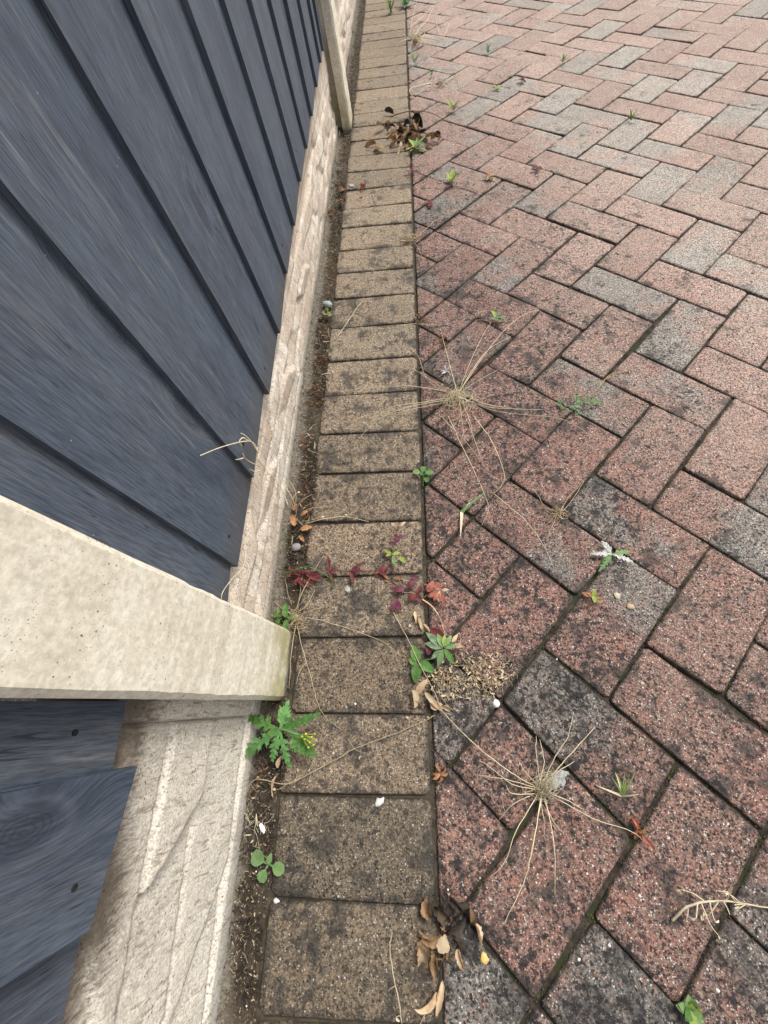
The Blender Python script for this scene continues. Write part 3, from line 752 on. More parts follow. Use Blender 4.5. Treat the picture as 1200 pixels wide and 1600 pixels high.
bits('brown_crumbs', 'small scraps of brown leaf among the weeds on the edging joint', M['dead'],
     [(690, 1055, 20, 20), (655, 925, 25, 20), (620, 915, 22, 12), (690, 530, 10, 10), (715, 640, 35, 22), (690, 1475, 32, 35), (640, 220, 30, 12), (645, 120, 12, 30), (700, 625, 20, 20), (640, 180, 10, 15), (655, 500, 8, 12)], 420, (.003, .009), .01, ('curl', 'twig'), .005)
bits('fine_debris', 'pale and tan plant crumbs strewn along the soil gap under the fence', M['straw_dull'],
     [(425, 1180, 24, 70), (400, 1300, 22, 90), (382, 1480, 20, 110), (485, 740, 11, 60), (502, 560, 10, 70), (526, 330, 9, 80), (547, 150, 6, 80), (465, 870, 16, 60)], 800, (.002, .005), .01, ('curl', 'twig'), .004)
bits('root_threads', 'fine pale root threads lying in the gap below the fence', M['straw'],
     [(505, 560, 14, 60), (480, 700, 14, 60), (470, 820, 14, 40), (515, 430, 10, 60), (535, 240, 8, 40), (400, 1290, 12, 20)], 90, (.010, .022), .01, ('twig',), .006, .08, 'dry threads')
# moss cushions in joints
m = MB()
for (u, v, n, s) in [(1015, 1520, 26, 12), (1005, 1505, 18, 9), (1120, 1010, 20, 12), (1180, 990, 16, 10), (1130, 1075, 10, 8), (1040, 1215, 12, 8), (930, 1440, 10, 8), (880, 800, 10, 8), (845, 1560, 8, 6), (1180, 1320, 18, 12), (1195, 790, 8, 8), (512, 480, 10, 8), (680, 1190, 6, 5)]:
    for i in range(n):
        p = at(u+rg.gauss(0, s), v+rg.gauss(0, s*.8)); p.z = -.0045
        m.blob(p, rg.uniform(.001, .0026), rg.uniform(.001, .0026), rg.uniform(.001, .002), rg.random()*9, 1, .5)
m.build('joint_moss', simple('joint_moss', (.035, .045, .014), (.085, .095, .03), 300, .95, 1.0), kind='stuff', label='cushions of dull green moss in the wider paving joints', cat='moss')

def stone(u, v, rx, ry, rz, mat, label, cat='pebble', name='pebble', z=0):
    p = at(u, v, z+rz*.5); m = MB(); m.blob(p, rx, ry, rz, rg.random()*9, 2, .5)
    return m.build(name, mat, label=label, cat=cat, origin=at(u, v, z))
stone(593, 1253, .0075, .0042, .003, M['white_stone'], 'smooth white oval pebble on the edging block nearest the bright groundsel')
stone(432, 1407, .0040, .0025, .002, M['white_stone'], 'tiny white chip at the left end of the joint between the two nearest edging blocks', 'stone chip', 'stone_chip')
stone(964, 931, .0055, .0042, .0018, M['cream_stone'], 'cream stone chip just below the small thistle', 'stone chip', 'stone_chip')
stone(985, 948, .0058, .0040, .0016, simple('tan_stone', (.46, .33, .20), (.55, .42, .28), 200), 'tan stone chip beside the cream one below the small thistle', 'stone chip', 'stone_chip')
stone(543, 921, .0060, .0050, .0016, M['lichen'], 'white crumb of mortar at the tip of the long green grass blade', 'mortar crumb', 'mortar_crumb')
stone(757, 1498, .0045, .0050, .0014, simple('yellow_stone', (.60, .42, .12), (.66, .50, .20), 200), 'yellow stone chip right of the nearest brown leaf heap', 'stone chip', 'stone_chip')
stone(549, 290, .009, .008, .002, M['lichen'], 'small whitish stone on the edging beside a red scrap of leaf', 'stone chip', 'stone_chip')
stone(512, 475, .009, .014, .006, simple('blue_grey_stone', (.26, .30, .30), (.36, .40, .40), 100), 'blue-grey pebble in the gap above the little green moss clump')
stone(462, 855, .007, .008, .004, simple('mauve_stone', (.22, .19, .20), (.32, .28, .29), 100), 'rounded mauve-grey pebble in the dark gap below the orange-brown leaves')
stone(409, 1293, .0030, .0062, .0012, M['white_stone'], 'ragged white flake on the soil above the round-leaved seedling', 'flake', 'flake')
stone(775, 1099, .0058, .0050, .0035, M['white_stone'], 'white pebble at the corner of the darkest block', 'pebble')
stone(878, 1226, .0165, .0145, .0005, M['lichen'], 'round pale lichen crust on the block behind the nearer straw tuft', 'lichen patch', 'lichen_patch')
m = MB()
for (u, v, s) in [(412, 1300, 3), (400, 1362, 2), (793 if 0 else 563, 1475, 3), (385, 1572, 2), (705, 1492, 3), (905, 1500, 3), (1122, 1548, 4), (952, 1478, 3), (1000, 1400, 3), (1095, 1170, 2), (870, 1030, 2), (1095, 890, 2), (620, 590, 2), (975, 860, 2), (1045, 1040, 3), (838, 1090, 3), (843, 1117, 3), (700, 1390, 2), (555, 1100, 3), (1180, 1210, 2), (1130, 830, 2)]:
    chip(m, at(u, v, .0006), .0011*s*.6, rg)
m.build('white_chips', M['white_stone'], smooth=False, kind='stuff', label='tiny white chips scattered over the paving', cat='stone chips')

# ------------------------------------------------------------------ straw, grass and weeds
def stalk_path(pts, hmax, z0=.002, z1=.0015):
    n = len(pts); out = []
    for i, (u, v) in enumerate(pts):
        t = i/(n-1); z = z0*(1-t)+z1*t+hmax*(math.sin(math.pi*min(1, t**.8)))
        out.append(at(u, v, z))
    res = smooth_path(out, 5)
    for q in res[1:]:
        k = Vector((noise.noise(q*160), noise.noise(q*160+Vector((9, 3, 1))), noise.noise(q*120+Vector((2, 7, 4))))); q += k*.0011; q.z = max(q.z, .0006)
    return res
def tuft(name, label, cat, c, long_, fine_n, fr, mat, hmax=.014, group=None, rad=.00062, seed=1, fine_h=.012, zc=0):
    rnd = random.Random(seed); root = empty(name, at(*c, 0), label=label, cat=cat, group=group)
    for pts in long_:
        m = MB(); L = sum(math.dist(pts[i], pts[i+1]) for i in range(len(pts)-1))
        m.tube(stalk_path(pts, hmax*min(1.3, L/130)), rad*rnd.uniform(1.0, 1.45), rad*.6, 4); m.build('stalk', mat, root)
    m = MB(); lobes = [rnd.random()*6.283 for _ in range(4)]
    for i in range(fine_n):
        a = rnd.choice(lobes)+rnd.gauss(0, .5); r = fr[0]*.5+(fr[1]-fr[0]*.5)*rnd.random()**1.6; b = a+rnd.gauss(0, .8)
        p0 = (c[0]+rnd.gauss(0, fr[0]*.5), c[1]+rnd.gauss(0, fr[0]*.5)); p2 = (c[0]+math.cos(a)*r, c[1]+math.sin(a)*r*.9); p1 = (c[0]+math.cos(b)*r*.55, c[1]+math.sin(b)*r*.5)
        m.tube(stalk_path([p0, p1, p2], fine_h*rnd.uniform(.3, 1.2), .001, rnd.uniform(.001, .006)), rad*.7, rad*.3, 3)
    # matted crown
    pc = at(*c, 0)
    for i in range(60):
        pc = at(c[0]+rnd.gauss(0, fr[0]*.6), c[1]+rnd.gauss(0, fr[0]*.5), 0)
        d = Vector((rnd.gauss(0, 1), rnd.gauss(0, 1), abs(rnd.gauss(0, .8)))).normalized(); L = rnd.uniform(.004, .011)
        m.tube([pc+Vector((0, 0, .001)), pc+d*L+Vector((rnd.gauss(0, .001), rnd.gauss(0, .001), 0))], rad, rad*.5, 3)
    m.build('fine_stalks', mat, root, kind='stuff')
    return root
tuft('dry_grass_tuft', 'splayed straw-coloured dry grass tuft lying across the edging joint, mid picture', 'dry grass', (716, 616), [
    [(715, 617), (752, 562), (792, 512), (826, 488), (846, 486)], [(716, 616), (740, 575), (765, 545), (798, 526)], [(716, 616), (745, 596), (778, 578)],
    [(727, 624), (778, 643), (865, 652), (905, 668), (918, 679)], [(727, 624), (770, 637), (848, 640)], [(730, 620), (762, 632), (800, 637)],
    [(700, 625), (645, 634), (592, 655), (548, 700)], [(700, 628), (640, 640), (600, 650), (566, 668)], [(702, 622), (650, 630), (608, 637), (578, 662)], [(698, 612), (640, 603), (575, 606), (520, 612)],
    [(690, 606), (652, 580), (610, 562)], [(700, 614), (668, 594), (655, 560), (640, 540)], [(740, 650), (762, 679), (778, 710), (788, 742), (785, 757), (772, 772)], [(700, 650), (722, 697), (741, 737), (757, 772), (763, 797), (752, 822)],
    [(732, 660), (744, 695), (756, 730)], [(690, 650), (700, 662), (728, 690), (752, 722)], [(772, 772), (800, 795), (821, 813), (848, 850), (866, 888)], [(716, 616), (735, 565), (757, 520), (770, 500)], [(716, 620), (700, 560), (690, 520)],
    [(722, 630), (735, 660), (738, 690)], [(716, 620), (722, 655), (726, 690)]],
    70, (18, 60), M['straw'], .02, 'dry grass tufts in the paving joints', seed=2)
tuft('dry_grass_tuft', 'bleached spidery dry grass tuft beside the white lichen patch, right foreground', 'dry grass', (846, 1234), [
    [(840, 1232), (790, 1218), (745, 1211)], [(838, 1230), (795, 1205), (757, 1176), (726, 1148), (695, 1116)], [(842, 1228), (850, 1190), (843, 1155)], [(846, 1226), (868, 1182), (888, 1150), (896, 1112)],
    [(850, 1228), (886, 1184), (930, 1136)], [(850, 1228), (878, 1202), (898, 1190)], [(842, 1228), (820, 1205), (810, 1189)], [(845, 1245), (832, 1325), (818, 1380), (784, 1450)], [(852, 1246), (866, 1325), (867, 1406)],
    [(866, 1246), (925, 1278), (988, 1300), (1006, 1316)], [(860, 1240), (885, 1250), (910, 1264)], [(838, 1245), (806, 1300), (790, 1345), (765, 1373)], [(828, 1244), (800, 1258), (780, 1282)], [(846, 1246), (838, 1290), (828, 1340)],
    [(838, 1234), (800, 1225), (768, 1200), (748, 1188)], [(850, 1246), (862, 1280), (880, 1302)], [(846, 1232), (838, 1180), (838, 1150)], [(836, 1240), (800, 1240), (790, 1226)], [(842, 1246), (850, 1280), (852, 1316)]],
    80, (14, 52), M['straw'], .014, 'dry grass tufts in the paving joints', seed=5, rad=.00052)
tuft('dry_grass_tuft', 'thin dead grass tuft at the foot of the near concrete post', 'dry grass', (463, 966), [
    [(464, 976), (472, 1012), (485, 1056), (496, 1097), (509, 1121), (534, 1140)], [(462, 976), (455, 1022), (452, 1078)], [(460, 965), (490, 967), (525, 976), (562, 988), (600, 1004), (628, 1026)],
    [(462, 955), (475, 920), (506, 868)], [(456, 945), (449, 925), (446, 905)], [(466, 955), (480, 945), (492, 922)], [(478, 1036), (467, 1052), (463, 1070)], [(470, 960), (492, 952), (508, 948)], [(464, 950), (470, 920), (466, 900)], [(458, 960), (440, 950), (428, 940)]],
    34, (12, 40), M['straw_dull'], .014, 'dry grass tufts in the paving joints', seed=8, rad=.0006)
tuft('dry_grass_tuft', 'tiny fan of dead grass in a joint between two red blocks', 'dry grass', (872, 801), [
    [(872, 801), (862, 812), (850, 823)], [(872, 801), (864, 820), (854, 838)], [(874, 800), (890, 775), (906, 757)], [(878, 800), (895, 780), (912, 752)], [(872, 800), (852, 792), (838, 770), (822, 762)]],
    14, (8, 24), M['straw_dull'], .01, 'dry grass tufts in the paving joints', seed=9, rad=.0006)
tuft('dry_grass_tuft', 'wispy straw on the edging blocks above mid picture', 'dry grass', (640, 372), [
    [(645, 375), (615, 378), (575, 386)], [(645, 375), (665, 358), (680, 344)], [(643, 374), (625, 362), (612, 350)], [(645, 376), (655, 390), (662, 410)], [(640, 376), (610, 368), (590, 380)]],
    16, (10, 30), M['straw_dull'], .02, 'dry grass tufts in the paving joints', seed=10, rad=.0008)
tuft('dry_grass_tuft', 'tangle of tall pale straw at the far end of the edging joint', 'dry grass', (652, 60), [
    [(640, 60), (644, 30), (652, 0)], [(636, 62), (645, 40), (665, 22), (682, 0)], [(640, 70), (655, 45), (668, 30), (678, 8)], [(690, 62), (684, 45), (680, 25)], [(692, 62), (697, 50), (702, 36)], [(655, 75), (660, 62), (664, 50)], [(640, 60), (625, 65), (600, 75)], [(640, 62), (620, 48), (596, 40)], [(688, 64), (672, 60), (650, 58)]],
    30, (8, 30), M['straw'], .05, 'dry grass tufts in the paving joints', seed=12, rad=.0012, fine_h=.03)
tuft('dry_grass_tuft', 'dry straw curls on far blocks by the heap of brown leaves', 'dry grass', (690, 130), [
    [(690, 132), (702, 122), (722, 114)], [(686, 138), (700, 126), (712, 118), (718, 136)], [(690, 108), (705, 105), (716, 110)], [(672, 130), (640, 140), (655, 160)]],
    10, (8, 20), M['straw'], .02, 'dry grass tufts in the paving joints', seed=14, rad=.001, fine_h=.015)

def runner(name, label, cat, pts, mat, r=.0008, h=.01, twigs=6, seed=0, twl=12, leafmat=None, r1=None):
    rnd = random.Random(seed); root = empty(name, at(*pts[0], 0), label=label, cat=cat)
    m = MB(); pa = stalk_path(pts, h); m.tube(pa, r, r1 or r*.5, 4); m.build('stem', mat, root)
    m = MB()
    for i in range(twigs):
        p = pa[rnd.randrange(2, len(pa)-1)]; d = Vector((rnd.gauss(0, 1), rnd.gauss(0, 1), rnd.gauss(.1, .4))).normalized()*twl*.001*rnd.uniform(.5, 1.4)
        q = [p, p+d*.5+Vector((rnd.gauss(0, .002), rnd.gauss(0, .002), 0)), p+d]
        for x in q: x.z = max(x.z, .001)
        m.tube(smooth_path(q, 4), r*.6, r*.3, 3)
        if rnd.random() < .6: m.leaf(q[2], rnd.random()*6.3, .005, .003, el=rnd.uniform(-.4, .6), cup=rnd.uniform(-1.5, 1.5), n=4, wob=.5)
    if twigs: m.build('side_twigs', leafmat or mat, root, kind='stuff')
    return root
runner('dry_runner', 'long thin dry runner crossing two edging blocks from the soil gap to the red blocks', 'dry stalk', [(381, 1243), (400, 1218), (448, 1225), (490, 1205), (535, 1181), (560, 1167), (620, 1145), (660, 1128), (680, 1118)], M['straw_dull'], .0008, .008, 16, 1)
runner('fallen_straw', 'straight dry stem running from the crimson weed down to the nearer straw tuft', 'dry stalk', [(608, 946), (630, 985), (652, 1030), (680, 1085), (694, 1114), (728, 1150), (758, 1178), (800, 1208)], M['straw_dull'], .0007, .010, 2, 2)
runner('fallen_straw', 'forked cream dry stem reaching in from the right edge near the bottom', 'dry stalk', [(1050, 1439), (1070, 1420), (1095, 1410), (1130, 1408), (1165, 1412), (1215, 1422)], M['straw'], .0014, .012, 14, 3, 20)
runner('fallen_straw', 'upright thin straw stalk standing on the nearest edging block', 'dry stalk', [(628, 1600), (622, 1560), (612, 1510), (608, 1472)], M['straw'], .0008, .015, 4, 4, 16)
runner('fallen_straw', 'curved straw stem arching from the gap over the gravel board near mid picture', 'dry stalk', [(462, 792), (452, 770), (440, 752), (428, 735), (420, 712)], M['straw_dull'], .0010, .03, 10, 5, 18)
runner('fallen_straw', 'amber dry stem pointing away from the small grey-green weed', 'dry stalk', [(925, 622), (938, 602), (955, 585), (988, 578)], simple('amber_stem', (.45, .26, .10), (.52, .34, .15), 90), .0010, .012, 3, 6, 8)
runner('fallen_straw', 'thin pale straw lying across the edging blocks left of the large straw tuft', 'dry stalk', [(524, 531), (545, 500), (560, 478), (568, 470)], M['straw'], .0008, .01, 0, 7)
runner('fallen_straw', 'pale straw lying on the joint of two edging blocks right of the orange leaves', 'dry stalk', [(478, 818), (505, 811), (538, 807), (576, 815)], M['straw'], .0008, .008, 2, 8, 8)
runner('fallen_straw', 'dark dead stalk with a round tip lying on the red block above the large tuft', 'dry stalk', [(745, 497), (744, 490), (765, 486), (778, 495), (772, 502), (748, 499)], M['straw_dull'], .0009, .008, 0, 9)
runner('fallen_straw', 'long brown stem lying across the joint above the far brown leaf heap', 'dry stalk', [(610, 182), (640, 174), (672, 176), (700, 190)], M['dead'], .0016, .02, 0, 10)
runner('fallen_straw', 'fine straw thread lying over the edging joint near mid height', 'dry stalk', [(560, 490), (600, 497), (640, 505), (685, 508)], M['straw_dull'], .0008, .008, 2, 12, 10)

# dry stems climbing the gravel board and curling over the fence boards
root = empty('dry_climbing_weed', at(462, 800, 0), label='curly dry stalks standing against the gravel board and fence boards, left of mid picture', cat='dry weed')
def ft(u, v, X=-.226):
    d = r_*((u-600)/FPX)+d_*((v-800)/FPX)+f_; n = Vector((.9988, 0, .0489)); k = (Vector((X, 0, 0))-CAM).dot(n)/d.dot(n); return CAM+d*k
for pts in ([(404, 708), (396, 692), (380, 690), (345, 699), (313, 712)], [(404, 708), (394, 692), (384, 681), (376, 677)], [(390, 690), (380, 684), (374, 690), (378, 697)], [(405, 728), (395, 724), (384, 717), (379, 708)], [(406, 735), (399, 737), (390, 733)],
            [(420, 742), (412, 728), (405, 720), (404, 706)], [(450, 790), (442, 768), (430, 748), (418, 738)], [(380, 716), (372, 718), (368, 718)]):
    m = MB(); m.tube(smooth_path([ft(u, v, -.224 if u < 410 else -.236+.02*max(0, (u-410)/50)) for u, v in pts], 5), .0010, .0005, 5); m.build('stalk', M['straw'], root)
m = MB(); m.tube(smooth_path([ft(u, v, -.222) for u, v in [(384, 862), (380, 885), (362, 905), (348, 925), (346, 936)]], 5), .0008, .0004, 4)
m.build('dry_thread', M['straw'], None, label='thin white root thread hanging where boards meet the near post', cat='dry thread', origin=ft(384, 862))
root = empty('dry_leaf_cluster', at(470, 815, 0), label='orange-brown dry leaves with curly stems in the gap, left of mid picture', cat='dead leaves')
for i, (u, v, az, L, W) in enumerate([(461, 822, 1.9, .022, .012), (470, 828, .3, .022, .011), (463, 812, 2.6, .018, .010), (459, 798, 1.3, .016, .009), (470, 806, .7, .016, .008), (468, 836, -.9, .016, .008)]):
    m = MB(); m.leaf(at(u, v, .006), az, L, W, 'ovate', el=.4, droop=.9, cup=.7, n=7, wob=.3); m.build('leaf', M['orange'], root)
for pts in ([(462, 800), (450, 780), (438, 790), (444, 800)], [(470, 815), (488, 812), (505, 808)], [(465, 812), (445, 820), (432, 819)], [(462, 796), (474, 780), (490, 772)], [(470, 806), (483, 795), (520, 790)], [(458, 838), (456, 850), (460, 860)], [(462, 790), (462, 770), (455, 755), (448, 745), (460, 745)]):
    m = MB(); m.tube(stalk_path(pts, .014), .0008, .0004, 4); m.build('stalk', M['straw_dull'], root)

# dead leaf heaps
def heap(label, leaves, seed, mats, zb=.002, name='dead_leaf_heap'):
    rnd = random.Random(seed); c = leaves[0]; root = empty(name, at(c[0], c[1], 0), label=label, cat='dead leaves', group='heaps of dead leaves on the edging joint'); big = len(leaves) == 16
    for (u, v, az, L, W, cup, mi) in leaves:
        if big: L *= .74; v -= 8
        m = MB(); m.leaf(at(u, v, zb+rnd.uniform(.001, .006)+(.004 if big else 0)), az, L, W, 'ovate', el=rnd.uniform(.2, .7), droop=rnd.uniform(.6, 2.0), cup=cup, curl=rnd.gauss(0, .9), roll=rnd.gauss(0, .5), n=14, wob=.32)
        for vv in m.v: vv.z = max(vv.z, .0006)
        m.build('leaf', M[mats[mi]], root)
    return root
rh = random.Random(4)
L1 = [(690, 1468, 3.6, .038, .020, 1.9, 0), (668, 1475, -1.9, .032, .024, 1.6, 1), (655, 1488, -.8, .030, .018, 1.7, 1), (672, 1442, 2.4, .026, .016, 1.5, 0), (735, 1425, -1.3, .034, .014, 1.8, 0), (742, 1450, -1.2, .030, .014, 1.6, 1), (684, 1478, -.5, .020, .016, .6, 1),
      (715, 1490, -1.4, .024, .012, 2.0, 1), (700, 1462, .6, .036, .018, 1.9, 2), (712, 1440, 1.1, .034, .016, 1.9, 2), (700, 1450, 1.9, .032, .018, 1.7, 2), (722, 1432, 2.0, .030, .015, 1.8, 2), (690, 1445, .9, .030, .014, 1.6, 2), (680, 1498, -1.9, .022, .014, 1.7, 0), (710, 1475, -.9, .028, .016, 1.8, 2), (672, 1510, -1.2, .02, .010, 1.5, 0)]
heap('nearest heap of curled brown dead leaves on the edging joint', L1, 3, ['dead', 'dead_pale', 'dead_dark'])
L2 = [(638+rh.gauss(0, 17), 213+rh.gauss(0, 10), rh.random()*6.3, rh.uniform(.03, .065), rh.uniform(.014, .03), rh.uniform(1.2, 2), rh.choice([0, 0, 2, 2, 1])) for i in range(34)]+[(660, 200, 1.5, .08, .04, 1.6, 2), (652, 205, 1.9, .08, .04, 1.8, 0), (600, 235, 3.0, .05, .03, 1.3, 1), (615, 178, 2.5, .04, .025, 1.6, 2), (588, 225, 2.9, .05, .02, 1.2, 0)]
heap('farther heap of crumpled brown leaves beside the far post', L2, 5, ['dead', 'dead_pale', 'dead_dark'])
L3 = [(652, 1083, .9, .026, .012, 1.0, 1), (646, 1078, -1.2, .026, .014, 1.2, 1), (664, 1082, -.9, .034, .011, 1.2, 1), (686, 1104, .35, .030, .010, 1.5, 1), (672, 1100, -.3, .020, .012, .8, 1), (645, 1095, -.2, .018, .010, 1.2, 0)]
heap('pale tan curled leaf with twisted ends just below the green and crimson weeds', L3, 8, ['dead', 'dead_pale', 'dead_dark'], name='leaf_curl')
L4 = [(692, 1532, -1.9, .030, .009, 1.3, 1), (682, 1550, -2.1, .030, .009, 1.2, 1)]
heap('slim straw-coloured curled leaf on the joint at the bottom edge', L4, 9, ['dead', 'dead_pale', 'dead_dark'], name='leaf_curl')
runner('fallen_straw', 'brown stalk trailing from the slim curled leaf at the bottom edge', 'dry stalk', [(684, 1552), (668, 1575), (655, 1605)], M['straw_dull'], .0011, .004, 0, 22)
L5 = [(432, 1212, -1.9, .030, .010, .9, 0), (434, 1200, 1.7, .016, .006, .6, 0)]
heap('narrow tan leaf hanging in the soil gap under the green groundsel', L5, 10, ['dead_pale', 'dead_pale', 'dead_dark'], name='leaf_curl')
L6 = [(655, 965, -1.3, .024, .010, 1.4, 1), (660, 975, -.7, .022, .008, 1.6, 1), (648, 955, -1.2, .02, .008, 1.4, 1)]
heap('small bleached curled leaf between the crimson and the green weed', L6, 12, ['dead', 'dead_pale', 'dead_dark'], name='leaf_curl')
L7 = [(690, 533, .5, .018, .014, 1.6, 0), (682, 545, 3.9, .016, .008, 1.6, 2), (676, 550, -2.0, .014, .008, 1.5, 2), (692, 538, -1.2, .014, .01, 1.4, 0)]
heap('small rust-brown curled leaf on a red block above the large straw tuft', L7, 13, ['rust', 'dead_pale', 'dead'], name='leaf_curl')
L8 = [(566, 292, .8, .024, .014, 1.2, 0), (568, 296, 2.6, .018, .010, 1.1, 0), (563, 290, -.4, .016, .010, 1.2, 0)]
heap('bright red-orange scrap of leaf beside a whitish stone on the edging', L8, 14, ['coral', 'dead_pale', 'dead'], name='red_leaf_scrap')
heap('small orange moss-like scrap on the edging joint below the pale curled leaf', [(688, 1208, a, .013, .006, 1.4, 0) for a in (.2, 1.1, 2.2, 3.1, 4.2, 5.3, 5.8)], 15, ['orange'], name='orange_scrap')
heap('rusty red scrap on the tip of the red block right of the nearer straw tuft', [(996, 1296, a, .013, .007, 1.4, i % 2) for i, a in enumerate((.2, 1.4, 2.2, 3.6, 4.4, 5.3, -.6))]+[(1003, 1305, -.9, .02, .005, .8, 1)], 16, ['rust', 'coral'], name='red_leaf_scrap')
heap('shiny brown leaf in the heap of far litter at the fence foot', [(530, 300, 1.4, .05, .025, 1.2, 0), (533, 312, -1.5, .04, .02, 1.4, 0), (524, 330, 3.5, .03, .015, 1.2, 1)], 17, ['rust', 'dead'], name='leaf_curl')

# ---- green weeds
def weed(name, label, cat, c, leaves, stems=(), group=None, seed=0):
    rnd = random.Random(seed); root = empty(name, at(*c, 0), label=label, cat=cat, group=group)
    for (pts, r, mt, h) in stems:
        m = MB(); m.tube(stalk_path(pts, h), r, r*.6, 5); m.build('stem', M[mt], root)
    for lf in leaves:
        (u, v, z, az, L, W, prof, mt) = lf[:8]; kw = lf[8] if len(lf) > 8 else {}
        kw = dict(dict(el=.35, droop=.7, cup=.35, n=8), **kw)
        m = MB(); m.leaf(at(u, v, z), az, L, W, prof, **kw); m.build('leaf', M[mt], root)
    return root
def pinnate(m, base, az, L, W, lobes, el, droop, curl=0, seed=0):
    """deeply cut leaf: a midrib strip with pairs of toothed side lobes"""
    rnd = random.Random(seed); p = Vector(base); n = 12; pts = [p.copy()]; ang = []
    for i in range(1, n+1):
        t = i/n; e = el-droop*t; a = az+curl*t
        p = p+Vector((math.cos(a)*math.cos(e), math.sin(a)*math.cos(e), math.sin(e)))*(L/n); pts.append(p.copy()); ang.append((a, e))
    ang.append(ang[-1])
    vs = []; fs = []
    for i, q in enumerate(pts):
        a, e = ang[i]; s = Vector((-math.sin(a), math.cos(a), 0)); t = i/n; wd = W*(.07+.16*t*(1-t**5))
        vs += [q-s*wd, q+s*wd]
    for i in range(n): fs.append((2*i, 2*i+1, 2*i+3, 2*i+2))
    m.add(vs, fs)
    for k in range(lobes):
        t = .28+.66*k/(lobes-1); i = int(t*n); q = pts[i]; a, e = ang[i]
        for sd in (-1, 1):
            ll = W*.5*math.sin(math.pi*(.25+.65*t))*rnd.uniform(.8, 1.15)
            m.leaf(q, a+sd*(1.0-.35*t), ll, ll*.62, 'ovate', el=e*.4+rnd.uniform(-.05, .25), droop=rnd.uniform(0, .5), cup=.3, n=5, teeth=.35)
    m.leaf(pts[-2], ang[-1][0], W*.34, W*.24, 'ovate', el=ang[-1][1], droop=.2, n=5, teeth=.3)
def aim(u0, v0, u1, v1, z0=.02, z1=.01):
    a, b = at(u0, v0, z0), at(u1, v1, z1); return math.atan2(b.y-a.y, b.x-a.x), (b-a).length
root = empty('groundsel', at(437, 1150, 0), label='bright green groundsel with toothed leaves and yellow buds below the near post', cat='weed')
m = MB(); m.tube(smooth_path([at(437, 1160, -.002), at(437, 1148, .02), at(440, 1140, .035), at(460, 1146, .045), at(480, 1152, .05)], 5), .0021, .0012, 6); m.build('stem', M['green_blue'], root)
for i, (u, v, W, z) in enumerate([(377, 1117, .024, .028), (373, 1185, .026, .02), (447, 1101, .024, .04), (500, 1115, .022, .032), (426, 1190, .018, .022), (455, 1200, .018, .018), (492, 1178, .028, .030), (470, 1130, .016, .04), (470, 1172, .022, .034), (415, 1150, .014, .034)]):
    az, L = aim(438 if i not in (6, 8) else 455, 1140 if i not in (6, 8) else 1146, u, v, .033, z)
    m = MB(); pinnate(m, at(438 if i not in (6, 8) else 455, 1140 if i not in (6, 8) else 1146, .033), az, L, W, 5, .25, .9 if z < .03 else .3, 0, i); m.build('leaf', M['green_blue' if i % 3 else 'green'], root)
for (u, v, z) in [(478, 1147, .052), (487, 1152, .054), (494, 1156, .050), (484, 1160, .05), (490, 1164, .048), (476, 1155, .052), (492, 1147, .05), (472, 1151, .05), (482, 1168, .046)]:
    m = MB(); p = at(u, v, z); m.blob(p, .0016, .0016, .003, u, 1, .1); m.tube([at(470, 1148, .044), p], .0005, .0005, 3); m.build('flower_bud', M['yellow'], root)

weed('round_leaf_seedling', 'small seedling with four round pale-green leaves in the soil gap, bottom left', 'weed', (418, 1352), [
    (419, 1350, .006, aim(419, 1350, 402, 1331)[0], .024, .017, 'round', 'green_soft', dict(el=.3, droop=.4, cup=.3)), (420, 1350, .006, aim(420, 1350, 446, 1354)[0], .022, .014, 'round', 'green_soft', dict(el=.3, droop=.4, cup=.25)),
    (418, 1352, .005, aim(418, 1352, 412, 1371)[0], .018, .013, 'round', 'green_soft', dict(el=.2, droop=.3, cup=.3)), (419, 1351, .008, aim(419, 1351, 427, 1334)[0], .012, .007, 'ovate', 'green_soft')],
     [([(418, 1356), (419, 1350)], .0008, 'green_soft', .004)])
weed('young_seedling', 'fresh light-green seedling in the long edging joint right of mid picture', 'weed', (660, 748), [
    (661, 742, .008, 1.5, .020, .011, 'round', 'green'), (661, 742, .008, .35, .020, .012, 'round', 'green'), (660, 742, .008, 2.6, .020, .011, 'round', 'green_soft'), (662, 745, .007, -.9, .014, .010, 'round', 'green'), (660, 743, .012, 2.0, .010, .006, 'ovate', 'green')],
     [([(661, 760), (661, 744)], .0011, 'green', .006)])
rw = random.Random(17)
lv = []
for i in range(46):
    a = rw.random()*6.3; r = rw.random()**.6; u = 900+math.cos(a)*28*r; v = 632+math.sin(a)*20*r
    lv.append((u, v, .003+.012*(1-r)*rw.random()+.003, rw.random()*6.3, rw.uniform(.006, .011), rw.uniform(.003, .006), 'ovate', rw.choice(['green_grey', 'green_grey', 'green', 'green_blue']), dict(n=4)))
for (du, dv) in ((30, -5), (33, -2), (28, -8), (26, 0)):
    lv.append((900+du, 632+dv, .006, rw.random()*3, .009, .006, 'ovate', 'green', dict(n=4)))
weed('low_bushy_weed', 'compact bushy grey-green weed between red blocks right of the large straw tuft', 'weed', (900, 640), lv, [([(900, 640), (915, 632), (930, 625)], .0007, 'green_grey', .008), ([(900, 640), (885, 628), (876, 622)], .0007, 'green_grey', .008), ([(900, 640), (898, 625), (893, 612)], .0007, 'green_grey', .008)])
root = empty('small_thistle', at(955, 866, 0), label='small spiny thistle with green and silvery leaves between red blocks, right', cat='weed')
